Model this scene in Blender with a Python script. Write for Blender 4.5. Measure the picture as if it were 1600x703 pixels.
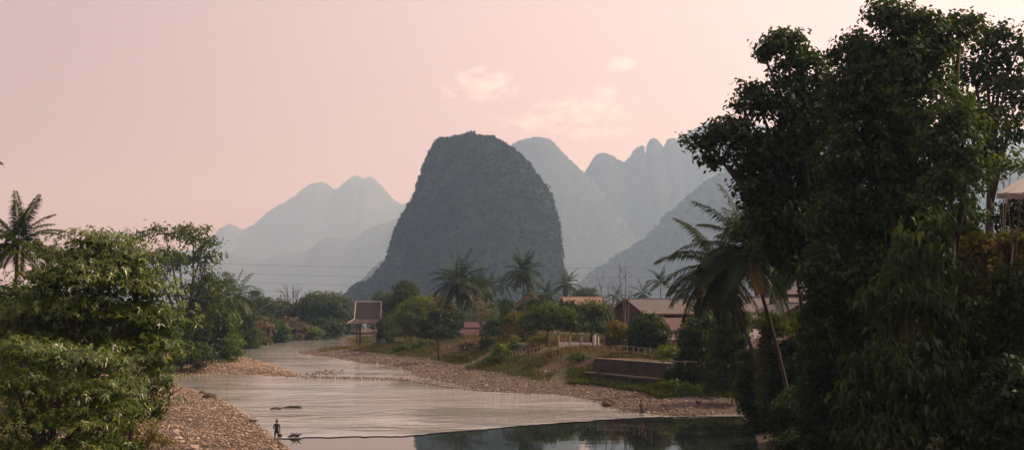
import bpy, math, random
import numpy as np
from mathutils import Vector, Matrix

for o in list(bpy.data.objects):
    bpy.data.objects.remove(o)
SC = bpy.context.scene
COL = SC.collection
R = math.radians

# ------------------------------------------------------------------ camera
F = 1716.0            # focal length in pixels of the 1600 px wide photograph
HOR = 474.0           # horizon row
H = 10.6              # eye height over the river, standing on a bridge
TH = math.atan((HOR - 351.5) / F)
cam = bpy.data.cameras.new('camera')
cam.sensor_width = 36.0
cam.lens = 36.0 * F / 1600.0
cam.clip_end = 20000
cam.clip_start = 0.5
camo = bpy.data.objects.new('camera', cam)
COL.objects.link(camo)
camo.location = (0, 0, H)
camo.rotation_euler = (R(90) + TH, 0, 0)
SC.camera = camo

# ------------------------------------------------------------------ light
SUN_AZ, SUN_EL = R(76), R(40)      # azimuth to the right of the view direction
sdir = Vector((math.sin(SUN_AZ) * math.cos(SUN_EL), math.cos(SUN_AZ) * math.cos(SUN_EL), math.sin(SUN_EL)))
sun = bpy.data.lights.new('sun', 'SUN')
sun.energy = 4.4
sun.angle = R(2.5)
sun.color = (1.0, 0.83, 0.62)
suno = bpy.data.objects.new('sun', sun)
COL.objects.link(suno)
suno.rotation_euler = (-sdir).to_track_quat('-Z', 'Y').to_euler()

w = bpy.data.worlds.new('World')
SC.world = w
w.use_nodes = True
NT = w.node_tree
NT.nodes.clear()
def wn(t, **k):
    n = NT.nodes.new(t)
    for a, b in k.items():
        setattr(n, a, b)
    return n
def wl(a, b): NT.links.new(a, b)
def wmath(op, a, b=None, c=None, clamp=False):
    n = wn('ShaderNodeMath', operation=op, use_clamp=clamp)
    for i, x in enumerate((a, b, c)):
        if x is None: continue
        if hasattr(x, 'links'): wl(x, n.inputs[i])
        else: n.inputs[i].default_value = x
    return n.outputs[0]
def wmix(f, a, b, bt='MIX'):
    n = wn('ShaderNodeMix', data_type='RGBA', blend_type=bt)
    for i, x in ((0, f), (6, a), (7, b)):
        if hasattr(x, 'links'): wl(x, n.inputs[i])
        else: n.inputs[i].default_value = x if not isinstance(x, tuple) else (*x, 1)
    return n.outputs[2]
sky = wn('ShaderNodeTexSky', sky_type='NISHITA', sun_disc=False)
sky.sun_elevation = SUN_EL
sky.sun_rotation = SUN_AZ
sky.dust_density = 6.0
sky.air_density = 1.0
sky.ozone_density = 1.0
tc = wn('ShaderNodeTexCoord')
sx = wn('ShaderNodeSeparateXYZ')
wl(tc.outputs['Generated'], sx.inputs[0])
el = wmath('MAXIMUM', sx.outputs[2], 0.0)
dp = wn('ShaderNodeVectorMath', operation='DOT_PRODUCT')
wl(tc.outputs['Generated'], dp.inputs[0])
dp.inputs[1].default_value = sdir
dots = wmath('MAXIMUM', wmath('MULTIPLY_ADD', dp.outputs['Value'], 0.5, 0.5), 0.0)
# dusty evening air over the whole sky: rose at the horizon, mauve higher up, paler round the sun
ramp = wn('ShaderNodeValToRGB')
wl(el, ramp.inputs[0])
cr = ramp.color_ramp
cr.elements[0].position = 0.0;  cr.elements[0].color = (12.4, 4.4, 2.9, 1)
cr.elements[1].position = 1.0;  cr.elements[1].color = (3.4, 3.1, 3.8, 1)
e = cr.elements.new(0.14); e.color = (9.3, 5.1, 4.8, 1)
e = cr.elements.new(0.30); e.color = (7.2, 5.2, 5.5, 1)
glow = wmath('POWER', dots, 2.7)
dust = wmix(glow, wmix(1.0, ramp.outputs[0], (0.41, 0.345, 0.39), 'MULTIPLY'), (22.0, 15.6, 14.4))
base = wmix(0.94, sky.outputs[0], dust)
# thin clouds, a little brighter than the dusty air
mp = wn('ShaderNodeMapping')
wl(tc.outputs['Generated'], mp.inputs[0])
mp.inputs['Scale'].default_value = (1.0, 1.0, 1.7)
nz = wn('ShaderNodeTexNoise')
wl(mp.outputs[0], nz.inputs['Vector'])
nz.inputs['Scale'].default_value = 55.0
nz.inputs['Detail'].default_value = 7.0
nz.inputs['Roughness'].default_value = 0.66
nz.inputs['Distortion'].default_value = 0.4
def cloud(u, v, ru, rv):
    d = Vector(((u - 800) / F, 1.0, (HOR - v) / F)).normalized()
    ax = wmath('MULTIPLY', wmath('SUBTRACT', sx.outputs[0], d.x), F / ru)
    az = wmath('MULTIPLY', wmath('SUBTRACT', sx.outputs[2], d.z), F / rv)
    r2 = wmath('ADD', wmath('MULTIPLY', ax, ax), wmath('MULTIPLY', az, az))
    m = wmath('SUBTRACT', 1.0, r2, clamp=True)
    return wmath('MULTIPLY', m, wmath('GREATER_THAN', sx.outputs[1], 0.0))
cm = cloud(755, 130, 95, 38)
for a in ((925, 165, 110, 42), (972, 98, 34, 18), (850, 190, 120, 24), (930, 205, 90, 18)):
    cm = wmath('MAXIMUM', cm, cloud(*a))
cf = wmath('MULTIPLY', wmath('ADD', wmath('SUBTRACT', nz.outputs[0], 0.64), wmath('MULTIPLY', cm, 0.30)), 2.6, clamp=True)
cf = wmath('MULTIPLY', cf, wmath('MULTIPLY', cm, 1.6, clamp=True))
skyc = wmix(wmath('MULTIPLY', cf, 0.60), base, (18.5, 13.6, 12.0))
bg = wn('ShaderNodeBackground')
bg.inputs['Strength'].default_value = 0.10
wl(skyc, bg.inputs[0])
ow = wn('ShaderNodeOutputWorld')
wl(bg.outputs[0], ow.inputs[0])

SC.view_settings.view_transform = 'Standard'
SC.view_settings.look = 'None'
SC.view_settings.exposure = 0.0
SC.view_settings.gamma = 1.0
SC.view_settings.use_curve_mapping = False
SC.cycles.volume_bounces = 2
SC.cycles.max_bounces = 8
SC.cycles.diffuse_bounces = 3
SC.cycles.glossy_bounces = 3
SC.cycles.transmission_bounces = 4
SC.cycles.use_denoising = True

# ------------------------------------------------------------------ pixel <-> place
ct, st = math.cos(TH), math.sin(TH)
def ray(u, v):
    x = (u - 800.0) / F; y = (351.5 - v) / F
    return Vector((x, ct - y * st, st + y * ct))
def P(u, v, D):
    d = ray(u, v); k = D / d.y
    return Vector((d.x * k, D, H + d.z * k))
def G(u, v, z=0.0):
    d = ray(u, v); k = (z - H) / d.z
    return Vector((d.x * k, d.y * k, z))
def M(px, D): return px * D / F

# ------------------------------------------------------------------ noise (vectorised)
def _h(i, j, k, s):
    n = (i.astype(np.int64) * 374761393 + j.astype(np.int64) * 668265263 + k.astype(np.int64) * 1440662683 + s * 974634777) & 0xffffffff
    n = ((n ^ (n >> 13)) * 1274126177) & 0xffffffff
    n = n ^ (n >> 16)
    return (n & 0xffff) / 65535.0
def vnoise(x, y, z, s=0):
    i, j, k = np.floor(x), np.floor(y), np.floor(z)
    fx, fy, fz = x - i, y - j, z - k
    fx = fx * fx * (3 - 2 * fx); fy = fy * fy * (3 - 2 * fy); fz = fz * fz * (3 - 2 * fz)
    r = 0
    for a in (0, 1):
        for b in (0, 1):
            for c in (0, 1):
                wgt = (fx if a else 1 - fx) * (fy if b else 1 - fy) * (fz if c else 1 - fz)
                r = r + wgt * _h(i + a, j + b, k + c, s)
    return r * 2 - 1
def fbm(x, y, z, o=4, s=0):
    x, y, z = np.broadcast_arrays(np.asarray(x, float), np.asarray(y, float), np.asarray(z, float))
    r = 0; a = 0.5
    for q in range(o):
        r = r + a * vnoise(x, y, z, s + q); x, y, z = x * 2.03, y * 2.03, z * 2.03; a *= 0.5
    return r

# ------------------------------------------------------------------ materials
MATS = {}
class NB:
    def __init__(s, name):
        s.m = bpy.data.materials.new(name); s.m.use_nodes = True
        s.t = s.m.node_tree; s.t.nodes.clear()
        s.out = s.n('ShaderNodeOutputMaterial')
    def n(s, t, **k):
        x = s.t.nodes.new(t)
        for a, b in k.items(): setattr(x, a, b)
        return x
    def set(s, sock, v):
        if hasattr(v, 'links'): s.t.links.new(v, sock)
        elif isinstance(v, tuple) and len(v) == 3 and sock.type == 'RGBA': sock.default_value = (*v, 1)
        else: sock.default_value = v
    def noise(s, scale, detail=4, rough=.55, vec=None, sc=None, dist=0):
        if vec is None:
            vec = s.n('ShaderNodeTexCoord').outputs['Object']
        if sc:
            mp = s.n('ShaderNodeMapping'); s.set(mp.inputs[0], vec); mp.inputs['Scale'].default_value = sc; vec = mp.outputs[0]
        x = s.n('ShaderNodeTexNoise'); s.set(x.inputs['Vector'], vec)
        x.inputs['Scale'].default_value = scale; x.inputs['Detail'].default_value = detail; x.inputs['Roughness'].default_value = rough
        x.inputs['Distortion'].default_value = dist
        return x.outputs[0]
    def ramp(s, f, *st):
        x = s.n('ShaderNodeValToRGB'); s.set(x.inputs[0], f); c = x.color_ramp
        while len(c.elements) < len(st): c.elements.new(0.5)
        for el_, (p, col) in zip(c.elements, st):
            el_.position = p; el_.color = (*col, 1) if len(col) == 3 else col
        return x.outputs[0]
    def mix(s, f, a, b, bt='MIX'):
        x = s.n('ShaderNodeMix', data_type='RGBA', blend_type=bt)
        s.set(x.inputs[0], f); s.set(x.inputs[6], a); s.set(x.inputs[7], b); return x.outputs[2]
    def math(s, op, a, b=0.0, clamp=False):
        x = s.n('ShaderNodeMath', operation=op, use_clamp=clamp); s.set(x.inputs[0], a); s.set(x.inputs[1], b); return x.outputs[0]
    def bump(s, hgt, strength=.5, dist=.05, normal=None):
        x = s.n('ShaderNodeBump'); s.set(x.inputs['Height'], hgt); x.inputs['Strength'].default_value = strength
        x.inputs['Distance'].default_value = dist
        if normal is not None: s.set(x.inputs['Normal'], normal)
        return x.outputs[0]
    def pri(s, col, rough=.8, nrm=None, spec=.3, **k):
        x = s.n('ShaderNodeBsdfPrincipled'); s.set(x.inputs['Base Color'], col); s.set(x.inputs['Roughness'], rough)
        x.inputs['Specular IOR Level'].default_value = spec
        if nrm is not None: s.set(x.inputs['Normal'], nrm)
        for a, b in k.items(): s.set(x.inputs[a], b)
        s.t.links.new(x.outputs[0], s.out.inputs[0]); return x
def attr(b, name='rnd'):
    x = b.n('ShaderNodeAttribute'); x.attribute_name = name; return x.outputs['Fac']

def leafmat(name, dark, mid, light, trans=.42, gloss=.022, grough=.5):
    b = NB(name)
    c = b.ramp(attr(b), (0.0, dark), (0.5, mid), (1.0, light))
    d = b.n('ShaderNodeBsdfDiffuse'); b.set(d.inputs[0], c)
    t = b.n('ShaderNodeBsdfTranslucent'); b.set(t.inputs[0], b.mix(1.0, c, (1.1, 1.1, .45), 'MULTIPLY'))
    g = b.n('ShaderNodeBsdfGlossy'); g.inputs['Roughness'].default_value = grough; b.set(g.inputs[0], (.8, .8, .8))
    m1 = b.n('ShaderNodeMixShader'); m1.inputs[0].default_value = trans
    b.t.links.new(d.outputs[0], m1.inputs[1]); b.t.links.new(t.outputs[0], m1.inputs[2])
    m2 = b.n('ShaderNodeMixShader'); m2.inputs[0].default_value = gloss
    b.t.links.new(m1.outputs[0], m2.inputs[1]); b.t.links.new(g.outputs[0], m2.inputs[2])
    b.t.links.new(m2.outputs[0], b.out.inputs[0])
    MATS[name] = b.m
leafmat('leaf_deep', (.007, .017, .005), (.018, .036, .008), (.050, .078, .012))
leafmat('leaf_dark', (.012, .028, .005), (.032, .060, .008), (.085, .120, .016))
leafmat('leaf_mid', (.022, .048, .006), (.056, .098, .009), (.130, .170, .020))
leafmat('leaf_bright', (.050, .085, .008), (.105, .150, .012), (.180, .215, .025))
leafmat('leaf_yellow', (.075, .070, .014), (.140, .120, .022), (.220, .175, .040))
leafmat('leaf_dry', (.060, .042, .022), (.110, .078, .040), (.170, .120, .065), trans=.15, gloss=.02)
leafmat('leaf_whorl', (.022, .050, .004), (.085, .140, .009), (.330, .350, .060), trans=.36, gloss=.06, grough=.38)
leafmat('leaf_soft', (.030, .052, .020), (.055, .080, .028), (.085, .105, .040), trans=.3)
leafmat('palm_green', (.009, .021, .004), (.020, .040, .006), (.065, .080, .014), trans=.3, gloss=.02, grough=.5)
leafmat('palm_dead', (.090, .055, .016), (.150, .095, .025), (.220, .150, .045), trans=.3)
leafmat('grass_green', (.035, .055, .012), (.070, .090, .020), (.120, .125, .032), trans=.3, gloss=.02)
leafmat('grass_dry', (.090, .062, .026), (.150, .105, .042), (.210, .155, .070), trans=.25, gloss=.02)
leafmat('hill_forest', (.013, .029, .020), (.022, .043, .028), (.034, .058, .034), trans=.15, gloss=0.0)

def plain(name, c1, c2, scale=3, rough=.8, bs=.3, bd=.02, sc=None, spec=.3):
    b = NB(name)
    n = b.noise(scale, 5, .6, sc=sc)
    b.pri(b.ramp(n, (.3, c1), (.7, c2)), rough, b.bump(n, bs, bd), spec)
    MATS[name] = b.m
plain('bark', (.024, .018, .014), (.065, .050, .038), 6, .9, .8, .04, (1, 1, .25))
plain('bark_pale', (.150, .120, .090), (.260, .215, .165), 6, .9, .6, .03, (1, 1, .3))
plain('bark_grey', (.085, .075, .066), (.170, .150, .130), 6, .9, .8, .03, (1, 1, .3))
plain('palm_bark', (.035, .028, .022), (.090, .074, .058), 4, .9, .8, .03, (1, 1, 4))
plain('dark_wood', (.035, .022, .016), (.080, .050, .036), 3, .7, .4, .01, (1, 1, .2))
plain('wall_wood', (.075, .053, .040), (.135, .100, .076), 2.2, .8, .5, .01, (4, 4, .25))
plain('grey_wood', (.130, .105, .085), (.260, .215, .175), 3, .85, .5, .01)
plain('red_wood', (.110, .035, .024), (.180, .060, .040), 3, .7, .3, .01)
plain('window_dark', (.018, .014, .012), (.035, .027, .022), 3, .35, .1, .01)
plain('tin_brown', (.060, .051, .046), (.105, .090, .081), .9, .55, .2, .01, (1, 1, 1))
plain('tin_rust', (.130, .075, .048), (.230, .150, .105), .8, .6, .3, .01)
plain('tin_grey', (.170, .150, .140), (.260, .235, .220), .8, .5, .2, .01)
plain('tin_red', (.055, .022, .022), (.090, .040, .039), .9, .5, .2, .01)
plain('tile_maroon', (.034, .022, .022), (.055, .038, .037), 1.2, .55, .3, .01)
plain('tile_pink', (.070, .042, .038), (.105, .066, .060), 1.2, .55, .3, .01)
plain('cream_trim', (.480, .430, .380), (.620, .570, .510), 2, .6, .1, .005)
plain('white_paint', (.560, .540, .510), (.760, .740, .700), 1.5, .7, .2, .005)
plain('pale_brick', (.200, .115, .070), (.270, .160, .100), 2, .85, .3, .01)
plain('concrete', (.022, .019, .016), (.085, .070, .056), .8, .9, .5, .03)
plain('concrete_pale', (.120, .100, .080), (.210, .180, .145), 1.2, .9, .4, .02)
plain('bamboo', (.100, .076, .050), (.180, .142, .098), 5, .7, .3, .01)
plain('boulder', (.045, .034, .027), (.115, .085, .066), 2.5, .85, .8, .05)
plain('pale_stone', (.340, .240, .200), (.520, .400, .350), 2.5, .85, .6, .04)
plain('wet_wood', (.028, .022, .018), (.070, .055, .044), 4, .6, .5, .02)
plain('dark_metal', (.020, .021, .024), (.045, .045, .048), 3, .5, .1, .01)
plain('steel', (.200, .200, .205), (.300, .300, .305), 3, .5, .1, .01)
plain('rubber', (.012, .012, .012), (.025, .025, .025), 5, .8, .2, .01)
plain('tail_red', (.300, .020, .015), (.360, .030, .020), 5, .3, .1, .01)
plain('pink_cloth', (.560, .360, .310), (.680, .470, .410), 5, .9, .3, .01)
plain('shirt_dark', (.018, .018, .022), (.036, .035, .042), 6, .9, .3, .01)
plain('shorts_dark', (.026, .030, .026), (.045, .050, .042), 6, .9, .3, .01)
plain('jeans', (.030, .045, .080), (.050, .070, .115), 6, .9, .3, .01)
plain('shirt_brown', (.120, .055, .040), (.170, .080, .060), 6, .9, .3, .01)
plain('skin', (.180, .095, .060), (.230, .125, .080), 6, .6, .1, .01)
plain('hair', (.010, .009, .008), (.020, .018, .016), 12, .6, .3, .01)

# stones of the gravel bars: one tint for each stone
b = NB('gravel')
c = b.ramp(attr(b), (0, (.040, .029, .021)), (.35, (.160, .112, .076)), (.75, (.320, .228, .158)), (1, (.560, .430, .330)))
b.pri(c, .85, b.bump(b.noise(9, 3), .4, .03)); MATS['gravel'] = b.m
b = NB('gravel_grey')
c = b.ramp(attr(b), (0, (.026, .021, .017)), (.35, (.105, .083, .066)), (.75, (.235, .188, .148)), (1, (.520, .420, .340)))
b.pri(c, .85, b.bump(b.noise(9, 3), .4, .03)); MATS['gravel_grey'] = b.m

# ground: river gravel low down, then soil with dry grass
b = NB('ground')
geo = b.n('ShaderNodeNewGeometry'); sp = b.n('ShaderNodeSeparateXYZ'); b.set(sp.inputs[0], geo.outputs['Position'])
pos = geo.outputs['Position']
n1 = b.noise(.10, 5, .6, pos); n2 = b.noise(1.3, 5, .65, pos); n3 = b.noise(4.5, 3, .6, pos)
zz = b.math('ADD', sp.outputs[2], b.math('MULTIPLY', b.math('SUBTRACT', n1, .5), 2.2))
grav = b.ramp(n3, (.30, (.035, .026, .020)), (.5, (.085, .060, .043)), (.72, (.150, .110, .080)))
grav = b.mix(b.math('MULTIPLY', n2, .55), grav, (.060, .046, .037))
soil = b.ramp(n2, (.3, (.045, .027, .017)), (.55, (.085, .052, .032)), (.75, (.115, .082, .050)))
grass = b.ramp(n2, (.3, (.030, .038, .012)), (.7, (.085, .080, .030)))
land = b.mix(b.ramp(n1, (.42, (0, 0, 0)), (.60, (1, 1, 1))), soil, grass)
col = b.mix(b.ramp(zz, (.0, (0, 0, 0)), (1.0, (1, 1, 1))), grav, land)
zn = b.n('ShaderNodeMapRange'); b.set(zn.inputs[0], zz); zn.inputs[1].default_value = .75; zn.inputs[2].default_value = 1.5
col = b.mix(zn.outputs[0], grav, land)
b.pri(col, .92, b.bump(b.math('ADD', n3, b.math('MULTIPLY', n2, 1.5)), .7, .12)); MATS['ground'] = b.m

# water
def water(name, rough, sets, deep=(.020, .026, .022), ior=1.33, shallow=False):
    b = NB(name)
    pos = b.n('ShaderNodeNewGeometry').outputs['Position']
    nrm = None
    slick = b.ramp(b.noise(.055, 3, .6, pos, (.45, 1, 1), 1.5), (.40, (.2, .2, .2)), (.55, (1, 1, 1)))
    if shallow:   # fast shallow water above the step
        sy = b.n('ShaderNodeSeparateXYZ'); b.set(sy.inputs[0], pos); mr = b.n('ShaderNodeMapRange'); b.set(mr.inputs[0], sy.outputs[1])
        mr.interpolation_type = 'SMOOTHSTEP'; mr.inputs[1].default_value = 165; mr.inputs[2].default_value = 95; mr.inputs[3].default_value = 1.0; mr.inputs[4].default_value = 1.9
        slick = b.math('MULTIPLY', slick, mr.outputs[0])
    for (scale, sc, strength, dist, det) in sets:
        nrm = b.bump(b.math('MULTIPLY', b.math('SUBTRACT', b.noise(scale, det, .6, pos, sc), .5), slick), strength, dist, nrm)
    b.pri(deep, rough, nrm, .5, IOR=ior)
    MATS[name] = b.m
water('water_riffle', .06, [(.09, (.35, 1, 1), .55, .9, 3), (.6, (.55, 1.1, 1), .60, .26, 4), (1.9, (.5, 1.1, 1), .5, .08, 3)], (.25, .255, .240), 1.42, True)
water('water_calm', .015, [(.10, (.35, 1, 1), .10, .25, 2), (.9, (.5, 1.2, 1), .10, .03, 3)])

# rock hills
def hillmat(name, g1, g2, rock, rockamt):
    b = NB(name)
    geo = b.n('ShaderNodeNewGeometry'); pos = geo.outputs['Position']
    n = b.noise(.030, 6, .62, pos); n2 = b.noise(.10, 5, .7, pos)
    r = b.noise(.022, 5, .6, pos, (1, 1, .4))
    sp = b.n('ShaderNodeSeparateXYZ'); b.set(sp.inputs[0], geo.outputs['True Normal'])
    steep = b.math('SUBTRACT', 1.0, sp.outputs[2], True)
    f = b.math('MULTIPLY', b.ramp(r, (.56, (0, 0, 0)), (.66, (1, 1, 1))), b.math('MULTIPLY', steep, rockamt), True)
    col = b.mix(f, b.ramp(b.math('ADD', b.math('MULTIPLY', n, .5), b.math('MULTIPLY', n2, .5)), (.35, g1), (.65, g2)), rock)
    b.pri(col, .95, b.bump(n2, 1.0, 6.0), .1)
    MATS[name] = b.m
hillmat('karst', (.013, .030, .022), (.026, .050, .034), (.120, .120, .110), .5)
hillmat('far_hill', (.022, .034, .024), (.050, .066, .040), (.180, .170, .155), .6)

# ------------------------------------------------------------------ mesh helpers
def mesh_np(name, verts, faces, nper, mat, rnd=None, smooth=False):
    me = bpy.data.meshes.new(name)
    verts = np.ascontiguousarray(verts, dtype=np.float32); faces = np.ascontiguousarray(faces, dtype=np.int32)
    nf = len(faces)
    me.vertices.add(len(verts)); me.vertices.foreach_set('co', verts.ravel())
    me.loops.add(nf * nper); me.loops.foreach_set('vertex_index', faces.ravel())
    me.polygons.add(nf)
    me.polygons.foreach_set('loop_start', np.arange(nf, dtype=np.int32) * nper)
    try: me.polygons.foreach_set('loop_total', np.full(nf, nper, np.int32))
    except Exception: pass
    me.update(calc_edges=True)
    if rnd is not None:
        a = me.attributes.new('rnd', 'FLOAT', 'FACE'); a.data.foreach_set('value', np.ascontiguousarray(rnd, dtype=np.float32))
    if smooth: me.polygons.foreach_set('use_smooth', np.ones(nf, bool))
    me.materials.append(MATS[mat])
    return me
class MB:
    def __init__(s): s.v = []; s.f = []
    def add(s, v, f):
        o = len(s.v); s.v += [tuple(x) for x in v]; s.f += [tuple(i + o for i in q) for q in f]; return s
    def box(s, x0, y0, z0, x1, y1, z1):
        return s.add([(x0, y0, z0), (x1, y0, z0), (x1, y1, z0), (x0, y1, z0), (x0, y0, z1), (x1, y0, z1), (x1, y1, z1), (x0, y1, z1)],
                     [(0, 3, 2, 1), (4, 5, 6, 7), (0, 1, 5, 4), (1, 2, 6, 5), (2, 3, 7, 6), (3, 0, 4, 7)])
    def hexa(s, q, t):
        """slab: quad q (4 points) extruded by vector t"""
        q = [Vector(p) for p in q]; t = Vector(t)
        return s.add(q + [p + t for p in q], [(0, 3, 2, 1), (4, 5, 6, 7), (0, 1, 5, 4), (1, 2, 6, 5), (2, 3, 7, 6), (3, 0, 4, 7)])
    def tube(s, pts, rad, n=6):
        pts = [Vector(p) for p in pts]
        if not hasattr(rad, '__len__'): rad = [rad] * len(pts)
        o = len(s.v); k = len(pts)
        for i, p in enumerate(pts):
            d = (pts[min(i + 1, k - 1)] - pts[max(i - 1, 0)]).normalized()
            a = d.cross(Vector((0.13, 0.97, 0.21))).normalized(); c = d.cross(a)
            for j in range(n):
                t = 2 * math.pi * j / n
                s.v.append(tuple(p + (a * math.cos(t) + c * math.sin(t)) * rad[i]))
        for i in range(k - 1):
            for j in range(n):
                s.f.append((o + i * n + j, o + i * n + (j + 1) % n, o + (i + 1) * n + (j + 1) % n, o + (i + 1) * n + j))
        s.f.append(tuple(o + j for j in reversed(range(n)))); s.f.append(tuple(o + (k - 1) * n + j for j in range(n)))
        return s
    def mesh(s, name, mat, smooth=False):
        me = bpy.data.meshes.new(name); me.from_pydata(s.v, [], s.f); me.materials.append(MATS[mat]); me.update()
        if smooth: me.polygons.foreach_set('use_smooth', np.ones(len(me.polygons), bool))
        return me
def obj(name, me, parent=None, loc=None, rot=None, scale=None, kind=None):
    o = bpy.data.objects.new(name, me); COL.objects.link(o)
    if parent is not None: o.parent = parent
    if loc is not None: o.location = loc
    if rot is not None: o.rotation_euler = rot
    if scale is not None: o.scale = (scale,) * 3 if not hasattr(scale, '__len__') else scale
    if kind: o['kind'] = kind
    return o
def part(name, mb, mat, parent, smooth=False): return obj(name, mb.mesh(name, mat, smooth), parent)
def tag(o, label, cat, group=None):
    o['label'] = label; o['category'] = cat
    if group: o['group'] = group
    return o
def thing(name, label, cat, loc=(0, 0, 0), rz=0, group=None):
    o = bpy.data.objects.new(name, None); COL.objects.link(o); o.location = loc; o.rotation_euler = (0, 0, rz)
    o.empty_display_size = .3
    return tag(o, label, cat, group)
# ------------------------------------------------------------------ the lie of the land
def gl(*pts): return [G(u, v).to_2d() for u, v in pts]
LS = [Vector((-13, -390)), Vector((-13, 0)), Vector((-14, 60))] + gl((445, 703), (432, 692), (400, 662), (362, 635), (337, 622), (315, 614), (290, 606), (268, 600),
     (258, 593), (275, 586), (330, 584), (400, 585), (445, 588), (466, 588), (452, 580), (435, 575), (410, 566), (378, 558), (350, 555), (340, 552),
     (350, 548), (363, 542), (403, 531), (450, 523.6), (516, 514), (544, 506), (552, 500)) + [Vector((-128, 900))]
RS = [Vector((16, -390)), Vector((9, 20)), Vector((10, 45))] + gl((1200, 703), (1190, 670), (1175, 652), (1145, 645), (1091, 649), (1037, 649), (982, 641), (946, 636),
     (928, 625), (874, 616), (765, 612), (700, 597), (655, 588), (640, 580), (622, 572), (613, 570.6), (569, 567), (519, 558), (470, 553), (465, 549),
     (541, 542), (525, 535), (550, 522), (575, 510), (583, 503), (585, 498)) + [Vector((-100, 905))]
LA = np.array([tuple(p) for p in LS]); RA = np.array([tuple(p) for p in RS])
POLY = np.vstack([LA, RA[::-1]])
def dist_poly(x, y, A):
    d = np.full(x.shape, 1e9)
    for i in range(len(A) - 1):
        ax, ay = A[i]; bx, by = A[i + 1]; dx, dy = bx - ax, by - ay
        t = np.clip(((x - ax) * dx + (y - ay) * dy) / (dx * dx + dy * dy + 1e-9), 0, 1)
        d = np.minimum(d, np.hypot(x - ax - t * dx, y - ay - t * dy))
    return d
def inside(x, y, A):
    r = np.zeros(x.shape, bool); n = len(A)
    for i in range(n):
        ax, ay = A[i]; bx, by = A[(i + 1) % n]
        c = ((ay > y) != (by > y)) & (x < (bx - ax) * (y - ay) / ((by - ay) + 1e-12) + ax)
        r ^= c
    return r
def ss(a, b_, x):
    t = np.clip((x - a) / (b_ - a), 0, 1); return t * t * (3 - 2 * t)
def land(x, y):
    """height of the ground, signed distance to the water's edge (+ on land), left bank?"""
    x = np.asarray(x, float); y = np.asarray(y, float)
    dl, dr = dist_poly(x, y, LA), dist_poly(x, y, RA)
    left = dl < dr
    d = np.minimum(dl, dr)
    sd = np.where(inside(x, y, POLY), -d, d)
    far = ss(205, 235, y)
    # left bank: wide gravel, then a vegetated rise; further up the rise starts at the water
    g = 14 * (1 - far) + 2 * far
    hl = .075 * np.clip(sd, 0, g) + 2.4 * ss(g, g + 16, sd) + 1.2 * ss(g + 20, g + 90, sd)
    # right bank: gravel beach, earth bank, village terrace; high and steep next to the bridge
    near = 1 - ss(62, 98, y)
    hr = .11 * np.clip(sd, 0, 8) + 3.3 * ss(8, 18, sd) + .6 * ss(24, 90, sd)
    fr = ss(215, 245, y)
    hr2 = .055 * np.clip(sd, 0, 30) + 2.2 * ss(22, 60, sd)
    hr = hr * (1 - fr) + hr2 * fr
    hn = 8.8 * ss(-1, 17, sd) + .6 * ss(17, 60, sd)
    hr = hr * (1 - near) + hn * near
    h = np.where(left, hl, hr)
    h = np.where(sd < 0, np.maximum(-.9, .12 * sd), h)
    n = fbm(x * .11, y * .11, 0 * x, 4, 3)
    h = h + n * np.clip(sd * .05, 0, .55) + fbm(x * .6, y * .6, 0 * x, 2, 9) * np.clip(sd * .02, 0, .12)
    return h, sd, left
def gz(x, y): return float(land(np.array([x]), np.array([y]))[0][0])

def axis(*seg):
    a = [np.arange(s, e_, st_) for s, e_, st_ in seg]; return np.unique(np.concatenate(a))
xs = axis((-7500, -400, 355), (-400, -140, 20), (-140, -90, 5), (-90, 70, 1.3), (70, 140, 5), (140, 400, 20), (400, 7501, 355))
ys = axis((-390, 0, 30), (0, 40, 4), (40, 260, 1.4), (260, 420, 3), (420, 700, 8), (700, 1200, 40), (1200, 10401, 460))
XX, YY = np.meshgrid(xs, ys)
ZZ = land(XX.ravel(), YY.ravel())[0]
vs = np.stack([XX.ravel(), YY.ravel(), ZZ], 1)
nx, ny = len(xs), len(ys)
ii = (np.arange(ny - 1)[:, None] * nx + np.arange(nx - 1)[None, :]).ravel()
obj('ground', mesh_np('ground', vs, np.stack([ii, ii + 1, ii + nx + 1, ii + nx], 1), 4, 'ground', smooth=True), kind='structure')

# water: broken riffle above the low step, still pool below it
weir = [G(u, v) for u, v in ((440, 684), (480, 682.5), (560, 681), (640, 680), (700, 674), (760, 669), (830, 663), (900, 658), (965, 653.5), (1040, 650.5), (1100, 649.5))]
weir = [Vector((-60, weir[0].y, 0))] + weir + [Vector((60, weir[-1].y, 0))]
# jagged natural line
wl2 = []
rg = random.Random(4)
for a, c in zip(weir[:-1], weir[1:]):
    for k in range(8): wl2.append(a.lerp(c, k / 8) + Vector((0, rg.uniform(-.35, .35), 0)))
wl2.append(weir[-1])
mb = MB()
k = len(wl2)
rows = [[Vector((p.x, p.y, -.012)) for p in wl2], [Vector((p.x, p.y + 1.2, 0)) for p in wl2]]
yy0 = max(p.y for p in wl2) + 2
for y in (yy0 + 1, 170, 300, 600, 1000): rows.append([Vector((p.x * (1 if y < 140 else 4), y, 0)) for p in wl2])
v = [p for r in rows for p in r]
f = [(i * k + j, i * k + j + 1, (i + 1) * k + j + 1, (i + 1) * k + j) for i in range(len(rows) - 1) for j in range(k - 1)]
mb.add(v, f)
obj('river', mb.mesh('river', 'water_riffle'), kind='structure')
mb = MB(); mb.add([(-60, -380, -.07), (60, -380, -.07), (60, 122, -.07), (-60, 122, -.07)], [(0, 1, 2, 3)])
obj('river_pool', mb.mesh('river_pool', 'water_calm'), kind='structure')

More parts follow.
